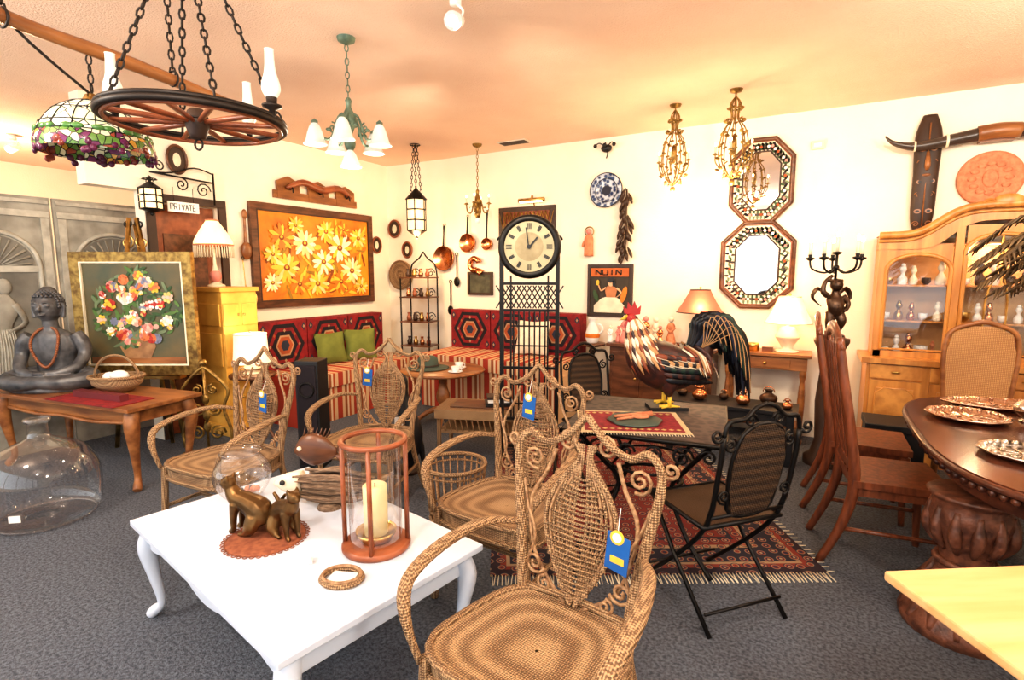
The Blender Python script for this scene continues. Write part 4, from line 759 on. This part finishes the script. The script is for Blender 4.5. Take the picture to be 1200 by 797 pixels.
c.tube([(-.028,0,.20),(-.034,-.012,.13),(-.030,.0,.08),(-.030,-.004,.045),(-.032,-.03,.036)],[.038,.034,.024,.015,.013],CH,10)
c.tube([(.028,0,.20),(.044,-.03,.14),(.040,-.01,.085),(.038,-.008,.045),(.042,-.034,.036)],[.038,.034,.024,.015,.013],CH,10)
c.tube([(-.055,0,.325),(-.092,0,.36),(-.075,.01,.43),(-.02,.02,.48)],[.024,.021,.016,.014],CH,8); c.tube([(.055,0,.325),(.092,-.01,.27),(.07,-.03,.225),(.045,-.04,.215)],[.024,.020,.016,.013],CH,8)
for s in(-1,1): c.tube([(s*.03,.045,.31),(s*.10,.06,.38),(s*.14,.06,.31),(s*.07,.05,.24)],[.012,.024,.018,.006],CH,8,flat=.4)
ob=c.done(fuse=.0045)
a=M('candle_arms',parent=ob); a.at((0,0,.04)); a.cyl((0,.02,.40),(0,.02,.60),.010,IRON); a.ell((0,.02,.5),.022,IRON)
for i,an in enumerate((0,72,144,216,288)):
    dx,dy=math.cos(rad(an)),math.sin(rad(an)); r=.18
    a.tube([(0,.02,.5),(dx*r*.4,.02+dy*r*.4,.46),(dx*r*.9,.02+dy*r*.9,.49),(dx*r,.02+dy*r,.55)],.008,IRON,6); a.lathe([(.006,.55),(.03,.565),(.032,.575),(.012,.58),(.015,.60)],(dx*r,.02+dy*r,0),IRON,12); a.cyl((dx*r,.02+dy*r,.59),(dx*r,.02+dy*r,.69),.012,CREAM,n=10)
    a.tube([(dx*r,.02+dy*r,.69),(dx*r,.02+dy*r,.71),(dx*r,.02+dy*r,.74)],[.008,.012,.001],BULB,8)
a.lathe([(.006,.59),(.03,.605),(.032,.615),(.012,.62)],(0,.02,0),IRON,12); a.cyl((0,.02,.62),(0,.02,.73),.012,CREAM); a.tube([(0,.02,.73),(0,.02,.75),(0,.02,.78)],[.008,.012,.001],BULB,8); a.done()
# ------------------------------------------------------------------ dining table area
def sup(a,b,n=48,e=.62): return [(a*math.copysign(abs(math.cos(2*pi*i/n))**e,math.cos(2*pi*i/n)),b*math.copysign(abs(math.sin(2*pi*i/n))**e,math.sin(2*pi*i/n))) for i in range(n)]
MAH=wood('dark_mahogany',(.12,.04,.02),(.04,.014,.01),(8,1,8),.2)
t=M('carved_dining_table',(1.15,3.13,0)); t.hpoly(sup(.66,.90),MAH,.76,.03); t.hpoly(sup(.60,.84),MAH,.73,.09)
t.tube([(a,b,.742) for a,b in sup(.665,.905)],.016,MAH,6,closed=True,k=1)
for a,b in sup(.655,.895,90): t.ell((a,b,.715),.016,MAH,n=6)
for sx in(-1,1):
    for sy in(-1,1): t.lathe([(.05,0),(.06,.05),(.03,.1),(.06,.25),(.075,.4),(.04,.52),(.06,.6),(.06,.66)],(sx*.2,sy*.45,0),MAH,14,k=3)
t.box((0,0,.15),(.06,.9,.06),MAH); t.done()
def tray(x,y,a,b,rot,m=COPP,foot=0):
    o=M('silver_copper_tray',(x,y,.76),rot); n=40; vs=[];fs=[]
    for k,z in((.02,.006),(.7,.006),(.78,.012),(.95,.028),(1.02,.026),(1.0,.018),(.75,0.001)):
        for i in range(n): q=1+(.03*math.cos(i*2*pi/n*10) if k>.9 else 0); vs.append((a*k*q*math.cos(2*pi*i/n),b*k*q*math.sin(2*pi*i/n),z))
    for r in range(6):
        for i in range(n): fs.append((r*n+i,r*n+(i+1)%n,(r+1)*n+(i+1)%n,(r+1)*n+i))
    o.add(vs,fs,m)
    for i in range(24): q=2*pi*i/24; o.ell((a*.87*math.cos(q),b*.87*math.sin(q),.022),.013,m,n=6)
    for i in range(8): q=2*pi*i/8; o.tube([(a*.15*math.cos(q),b*.15*math.sin(q),.008),(a*.45*math.cos(q+.2),b*.45*math.sin(q+.2),.011),(a*.65*math.cos(q),b*.65*math.sin(q),.008)],.004,m,5)
    o.done()
TR=mat('silver_copper_plate',(.72,.54,.42),.25,1,col2=(.45,.27,.19),scale=18,bump=.3); SV=mat('silver_plate',(.75,.70,.64),.22,1,col2=(.5,.44,.38),bump=.3,scale=20)
tray(.74,3.42,.17,.17,0,TR); tray(.97,3.80,.28,.15,10,TR); tray(.80,2.80,.15,.15,0,SV); tray(1.12,3.00,.17,.24,0,SV)
v=M('silver_sugar_bowl',(.98,3.48,.76)); v.lathe([(.03,0),(.03,.01),(.015,.02),(.05,.05),(.055,.08),(.04,.10),(.02,.115),(0,.12)],(0,0,0),SV,18,k=2); v.ell((0,0,.13),.01,SV); v.done()
def tall_chair(x,y,rot):
    c=M('slat_back_dining_chair',(x,y,0),rot)
    c.box((0,0,.45),(.44,.42,.035),CHW); c.box((0,0,.41),(.40,.38,.05),CHW)
    for s in(-1,1):
        c.tube([(s*.19,-.19,0),(s*.19,-.18,.2),(s*.19,-.18,.42)],[.016,.02,.026],CHW,8)
        c.tube([(s*.19,.33,0),(s*.19,.24,.22),(s*.19,.20,.44),(s*.19,.23,.7),(s*.185,.28,.98),(s*.18,.31,1.18)],[.02,.024,.028,.024,.022,.018],CHW,8)
        c.cyl((s*.19,-.18,.2),(s*.19,.24,.2),.011,CHW)
    for x_ in(-.11,-.037,.037,.11): c.tube([(x_,.20,.46),(x_,.24,.7),(x_,.285,.98),(x_,.31,1.16)],[.016,.02,.02,.014],CHW,6,flat=.45,up=(0,1,0))
    c.tube([(-.2,.30,1.12),(-.12,.312,1.19),(0,.316,1.22),(.12,.312,1.19),(.2,.30,1.12)],[.02,.03,.035,.03,.02],CHW,8,flat=.5,up=(0,1,0)); c.box((0,.21,.52),(.38,.02,.04),CHW); c.done()
tall_chair(.43,3.27,97); tall_chair(.37,3.92,90)
c=M('cane_back_armchair',(1.06,4.40,0),6); CANE=mat('cane_weave',(.66,.38,.16),.6,col2=(.36,.17,.06),scale=32,kind='wicker',bump=.5)
c.box((0,0,.45),(.42,.40,.05),CANE); c.poly([(-.17,.62),(.17,.62),(.19,.95),(.16,1.09),(.06,1.14),(-.06,1.14),(-.16,1.09),(-.19,.95)],CANE,.235,.012)
c.tube([(-.17,.24,.45),(-.18,.24,.62),(-.20,.24,.95),(-.17,.24,1.10),(-.06,.24,1.155),(0,.24,1.17),(.06,.24,1.155),(.17,.24,1.10),(.20,.24,.95),(.18,.24,.62),(.17,.24,.45)],.016,MIDW,8); c.cyl((-.17,.24,.62),(.17,.24,.62),.014,MIDW)
for s in(-1,1): 
    c.tube([(s*.19,-.18,.45),(s*.2,-.19,.0)],.022,MIDW,8,k=1); c.tube([(s*.17,.24,.45),(s*.18,.28,0)],.022,MIDW,8,k=1)
c.done()
b=M('black_storage_trunk',(.58,4.55,0)); b.box((0,0,.2),(.34,.32,.4),BLACK); b.box((0,0,.42),(.36,.34,.05),BLACK); b.box((0,-.17,.3),(.05,.01,.06),BRASS); b.done(.01)
PED=mat('carved_pedestal_wood',(.20,.075,.04),.45,col2=(.07,.026,.016),scale=22,bump=1)
u=M('carved_urn_pedestal',(.64,2.74,0)); u.lathe([(.205,0),(.215,.03),(.20,.07),(.175,.11),(.14,.17),(.10,.27),(.09,.33),(.125,.42),(.145,.50),(.13,.56),(.145,.58),(.145,.60),(0,.60)],(0,0,0),PED,28,k=2)
for i in range(14): a=2*pi*i/14; u.tube([(.20*math.cos(a),.20*math.sin(a),.04),(.16*math.cos(a),.16*math.sin(a),.14),(.10*math.cos(a),.10*math.sin(a),.27)],[.016,.022,.01],PED,6)
for i in range(12): a=2*pi*i/12; u.tube([(.10*math.cos(a),.10*math.sin(a),.36),(.14*math.cos(a),.14*math.sin(a),.44),(.13*math.cos(a),.13*math.sin(a),.54)],[.012,.024,.012],PED,6)
u.tor((0,0,.30),.10,.015,PED); u.done()
t=M('light_wood_table',(.765,1.49,0),33.6); t.box((0,0,.737),(.86,.72,.026),PINE); t.box((0,0,.716),(.80,.66,.02),PINE); t.box((.05,0,.685),(.60,.50,.05),OAK)
for s in(-1,1): t.box((.08+s*.22,0,.34),(.06,.40,.66),OAK); t.box((.08+s*.22,0,.03),(.10,.52,.06),OAK)
t.box((.08,0,.25),(.42,.05,.1),OAK); t.done(.006)
v=M('dried_palm_arrangement',(1.38,3.40,.76)); v.lathe([(0,0),(.07,0),(.1,.1),(.08,.22),(.05,.3),(.07,.34)],(0,0,0),TERRA,20,k=3); PALM=mat('dried_palm',(.15,.085,.03),.7,col2=(.06,.035,.014),scale=20); random.seed(2)
for i in range(44):
    a=RU(0,2*pi) if i%3==0 else RU(2.2,3.8); L=RU(.3,.62); h=RU(.42,.75); P=[(0,0,.3),(L*.3*math.cos(a),L*.3*math.sin(a),.3+h*.75),(L*.75*math.cos(a),L*.75*math.sin(a),.3+h),(L*1.1*math.cos(a),L*1.1*math.sin(a),.3+h*.78)]
    v.tube(P,.005,PALM,5)
    Q=cat(P,9)
    for q in Q[6:]:
        for s in(-1,1): v.tube([q,(q[0]+s*.07*math.sin(a)+.03*math.cos(a),q[1]-s*.07*math.cos(a)+.03*math.sin(a),q[2]-.045)],[.009,.002],PALM,4,k=1)
v.done()
# ------------------------------------------------------------------ hanging fixtures
IR2=mat('wheel_iron',(.03,.022,.018),.5,.5)
w=M('wagon_wheel_chandelier',(-2.085,1.235,2.07),10); Rw=.31
w.tor((0,0,0),Rw,.012,IR2,n=48,k=8); w.tor((0,0,.016),Rw,.009,IR2,n=48,k=6); w.tor((0,0,-.010),Rw-.016,.008,REDW,n=48)
w.lathe([(0,-.06),(.024,-.06),(.036,-.03),(.044,0),(.036,.03),(.024,.05),(0,.05)],(0,0,0),DARK,18,k=2); w.tor((0,0,.012),.043,.005,IR2); w.tor((0,0,-.08),.02,.004,IR2,axis='y',n=12)
for i in range(12): a=2*pi*i/12; w.tube([(.036*math.cos(a),.036*math.sin(a),0),(.16*math.cos(a),.16*math.sin(a),0),(Rw*math.cos(a),Rw*math.sin(a),0)],[.008,.011,.008],REDW,8)
for an in(-30,52,150,215):
    a=rad(an); w.chain((Rw*math.cos(a),Rw*math.sin(a),.02),(0.0,0.0,.76),IR2,.042,.0038,.010)
for an in(12,100,200):
    a=rad(an); x,y=Rw*math.cos(a),Rw*math.sin(a); w.lathe([(.010,.0),(.012,.035),(.034,.045),(.036,.052),(.018,.057),(.020,.08)],(x,y,0),IR2,16); w.lathe([(.020,.08),(.033,.105),(.031,.135),(.020,.175),(.016,.24),(.018,.25)],(x,y,0),FROST,18,k=3); w.ell((x,y,.105),.010,BULB,n=8)
w.cyl((0,0,.76),(0,0,.83),.02,IR2); w.done()
b=M('wooden_ox_yoke',(-2.66,1.16,2.41),98.7); b.tube([(-.75,0,.02),(-.45,0,.025),(-.2,0,.01),(.1,0,.01),(.4,0,.0),(.68,0,-.01)],[.024,.028,.026,.030,.026,.018],MIDW,10,k=4)
for x in(-.3,.35): b.chain((x,0,.02),(x,0,.49),IR2,.05,.004,.012); b.tor((x,0,.01),.034,.005,IR2,axis='x',n=14)
b.done()
TGM=mosaic('stained_glass_cream',[(0,(.78,.78,.60)),(.3,(.72,.74,.55)),(.55,(.85,.82,.68)),(.8,(.66,.70,.44))],16,.3,.28,.03)
TFM=mosaic('stained_glass_fruit',[(0,(.16,.03,.10)),(.2,(.12,.24,.05)),(.36,(.30,.06,.03)),(.46,(.72,.68,.48)),(.72,(.14,.26,.06)),(.86,(.62,.34,.06))],34,.25,.10,.05)
TP=mat('tiffany_purple',(.14,.02,.07),.2,col2=(.07,.01,.04),scale=30); TG2=mat('tiffany_green',(.08,.22,.05),.3); TR2=mat('tiffany_red',(.28,.05,.03),.25)
l=M('stained_glass_pendant',(-2.68,1.15,2.06)); Rt=.21
prof=[(.03,.155),(.08,.14),(.14,.10),(.185,.04),(.198,.005)]; l.lathe(prof,(0,0,0),TGM,32,k=2); l.lathe([(.198,.005),(Rt,-.03),(Rt*.985,-.06)],(0,0,0),TFM,40,k=3); l.lathe([(0,.19),(.025,.18),(.04,.15)],(0,0,0),BRASS,16)
for i in range(16): a=2*pi*i/16; l.tube([(r*1.005*math.cos(a),r*1.005*math.sin(a),z) for r,z in prof],.0025,IRON,4,k=2)
for r,z in prof[1:]: l.tor((0,0,z),r*1.005,.0025,IRON,n=32,k=4)
random.seed(6)
for i in range(12):
    a=2*pi*i/12
    for j in range(5 if i%2 else 3): q=a+RU(-.12,.12); l.ell(((Rt-.006)*math.cos(q),(Rt-.006)*math.sin(q),-.045+RU(-.035,.012)),(.009,.015,.015),[TP,TR2,TP][i%3],rz=math.degrees(q),n=8)
    for s in(-1,1): l.ell((.197*math.cos(a+s*.17),.197*math.sin(a+s*.17),.012),(.007,.024,.012),TG2,rz=math.degrees(a+s*.17),n=8)
l.chain((0,0,.19),(0,0,.34),IR2,.04,.0035,.01); l.tube([(0,0,.18),(.03,-.2,.31),(.05,-.42,.5),(.1,-.7,.6)],.006,IR2,5); l.done()
def arm_chand(name,x,y,z,Rr,n,top,cupm,armm,kind,h=.3):
    o=M(name,(x,y,z)); o.lathe([(0,-.1),(.02,-.09),(.035,-.05),(.015,0),(.04,.06),(.045,.1),(.015,.16),(.02,.2),(.006,.22)],(0,0,0),armm,14,k=2)
    for i in range(n):
        a=2*pi*i/n+.3; c,s=math.cos(a),math.sin(a)
        o.tube([(0,0,.12),(Rr*.3*c,Rr*.3*s,.1),(Rr*.55*c,Rr*.55*s,-.03),(Rr*.9*c,Rr*.9*s,-.02),(Rr*c,Rr*s,.05)],.008,armm,6)
        if kind=='tulip':
            o.lathe([(.015,.05),(.03,.03),(.045,-.01),(.055,-.05),(.07,-.075)],(Rr*c,Rr*s,0),cupm,16,k=3); o.ell((Rr*c,Rr*s,-.02),.02,BULB,n=8); o.lathe([(.0,.075),(.02,.06),(.018,.04)],(Rr*c,Rr*s,0),armm,10)
            o.spiral((Rr*.5*c,Rr*.5*s,.03),.035,1.4,.005,armm,1 if c>0 else -1,90)
        else:
            o.lathe([(.004,.05),(.03,.06),(.01,.075)],(Rr*c,Rr*s,0),armm,10); o.cyl((Rr*c,Rr*s,.07),(Rr*c,Rr*s,.13),.009,CREAM,n=8); o.ell((Rr*c,Rr*s,.145),(.007,.007,.016),BULB,n=8)
        for q in(.2,.6): o.ell((Rr*q*c,Rr*q*s,.08-.1*q),(.02,.02,.01),armm,n=6)
    o.chain((0,0,.21),(0,0,top),armm,.045,.0035,.011); o.lathe([(.055,0),(.05,-.02),(.02,-.035),(0,-.04)],(0,0,top),armm,16)
    return o
o=arm_chand('tulip_shade_chandelier',-2.52,2.43,2.34,.20,5,.56,FROST,GRN,'tulip'); o.lathe([(.015,-.09),(.03,-.11),(.045,-.15),(.065,-.19)],(0,0,0),FROST,16,k=2); o.done()
o=arm_chand('small_pendant_chandelier',-3.28,5.02,2.2,.13,4,.70,FROST,GOLD,'candle')
for i in range(4): a=2*pi*i/4; o.ell((.13*math.cos(a),.13*math.sin(a),0),.012,FROST,n=6)
o.ell((0,0,-.12),.035,FROST,n=8); o.done()
def gold_chand(x,y,z,top,k=1):
    o=M('gilt_birdcage_chandelier',(x,y,z)); 
    for i in range(8):
        a=2*pi*i/8; c,s=k*math.cos(a),k*math.sin(a)
        o.tube([(0,0,.36),(.05*c,.05*s,.30),(.035*c,.035*s,.2),(.11*c,.11*s,.1),(.14*c,.14*s,-.05),(.12*c,.12*s,-.15),(.05*c,.05*s,-.23),(0,0,-.26)],.005,GOLD,5)
        for q in range(6):
            zz=.27-q*.09; r=.05+.085*min(1,q/3.5); o.ell(((r+.01)*c,(r+.01)*s,zz),(.02,.02,.009),GOLD,rx=RU(-40,40),ry=RU(-40,40),n=6)
        if i%2==0:
            o.tube([(.05*c,.05*s,-.12),(.12*c,.12*s,-.16),(.165*c,.165*s,-.12),(.17*c,.17*s,-.07)],.005,GOLD,5); o.lathe([(.004,-.07),(.024,-.06),(.008,-.05)],(.17*c,.17*s,0),GOLD,8); o.cyl((.17*c,.17*s,-.055),(.17*c,.17*s,.0),.008,CREAM,n=6); o.ell((.17*c,.17*s,.015),(.007,.007,.016),BULB,n=6)
        o.ell((.12*c,.12*s,-.2),(.008,.008,.02),FROST,n=6)
    for i in range(10): a=RU(0,6.28); o.ell((.06*math.cos(a),.06*math.sin(a),-.23+RU(-.02,.02)),.014,TERRA if i%2 else GOLD,n=6)
    o.ell((0,0,-.29),.022,GOLD); o.ell((0,0,.0),(.025,.025,.08),GOLD); o.chain((0,0,.36),(0,0,top),GOLD,.04,.003,.01) if top>.4 else o.cyl((0,0,.34),(0,0,top),.006,GOLD); o.lathe([(.05,0),(.04,-.02),(0,-.03)],(0,0,top),GOLD,12); o.done()
gold_chand(-1.08,4.70,2.50,.40,.72); gold_chand(-.59,4.55,2.49,.41,.78)
def track(name,x,y,rot):
    o=M(name,(x,y,2.9),rot); o.cyl((0,0,0),(0,0,-.05),.03,WHT); o.cyl((0,.05,-.1),(0,-.06,-.15),.035,WHT,.045); o.tube([(0,0,-.04),(.04,0,-.08),(.02,0,-.12)],.007,WHT,5); o.ell((0,-.06,-.15),(.03,.02,.03),BULB,n=10); o.done()
track('ceiling_spotlight',-1.66,2.35,20); track('ceiling_spotlight',-7.2,2.35,30)
# ------------------------------------------------------------------ lights
def pl(name,loc,W,col=(1,.78,.52),r=.08):
    l=bpy.data.lights.new(name,'POINT'); l.energy=W; l.color=col; l.shadow_soft_size=r; o=bpy.data.objects.new(name,l); bpy.context.collection.objects.link(o); o.location=loc
def sl(name,loc,tgt,W,ang=70,col=(1,.84,.62),r=.08):
    l=bpy.data.lights.new(name,'SPOT'); l.energy=W; l.color=col; l.spot_size=rad(ang); l.spot_blend=.8; l.shadow_soft_size=r; o=bpy.data.objects.new(name,l); bpy.context.collection.objects.link(o); o.location=loc
    o.rotation_euler=(V(tgt)-V(loc)).to_track_quat('-Z','Y').to_euler()
pl('lantern_light',(-3.88,4.69,1.85),30,(1,.64,.32)); pl('gilt_light',(-1.08,4.70,2.12),20,(1,.72,.40)); pl('gilt_light_b',(-.59,4.5,2.1),20,(1,.72,.40)); pl('console_lamp_light',(-.15,5.1,1.15),14,(1,.55,.25)); pl('red_lamp_light',(-.86,5.0,1.2),9,(1,.45,.22))
pl('tulip_light',(-2.52,2.43,2.12),30,(1,.85,.65)); pl('far_room_light',(-7.2,2.2,2.3),100,(1,.66,.38)); pl('hutch_light',(1.19,5.24,1.66),6,(1,.75,.45),.03); pl('side_lamp_light',(-4.2,2.90,.98),8,(1,.72,.45))
for i,(x,y,W) in enumerate([(-3.2,-.2,110),(-.9,-.4,115),(1.2,.4,95),(1.6,3.0,70)]): pl('fill_light_%d'%i,(x,y,2.45),W,(1,.92,.81),.15)  # added fill lamps out of view, brightening the room; no fixtures hang there
sl('spot_back',(-1.6,2.3,2.7),(-1.6,5.4,1.5),115,85); sl('spot_left',(-2.2,3.2,2.75),(-5,4.3,1.5),110,85); sl('spot_right',(.6,2.2,2.75),(1.0,5.4,1.6),110,85); sl('spot_mural',(-3.2,.6,2.75),(-5.4,2.1,1.2),95,75)
w=bpy.data.worlds.new('world'); bpy.context.scene.world=w; w.use_nodes=True; bg=w.node_tree.nodes['Background']; bg.inputs[0].default_value=(.90,.95,1,1); bg.inputs[1].default_value=2.3
cd=bpy.data.cameras.new('camera'); cd.sensor_width=36; cd.lens=615/1200*36; cd.clip_start=.05; co=bpy.data.objects.new('camera',cd); bpy.context.collection.objects.link(co); co.location=(0,0,1.5); co.rotation_euler=(rad(82.7),0,rad(29.5)); bpy.context.scene.camera=co
bpy.context.scene.view_settings.view_transform='Standard'
try: bpy.context.scene.view_settings.look='Medium High Contrast'
except Exception: pass
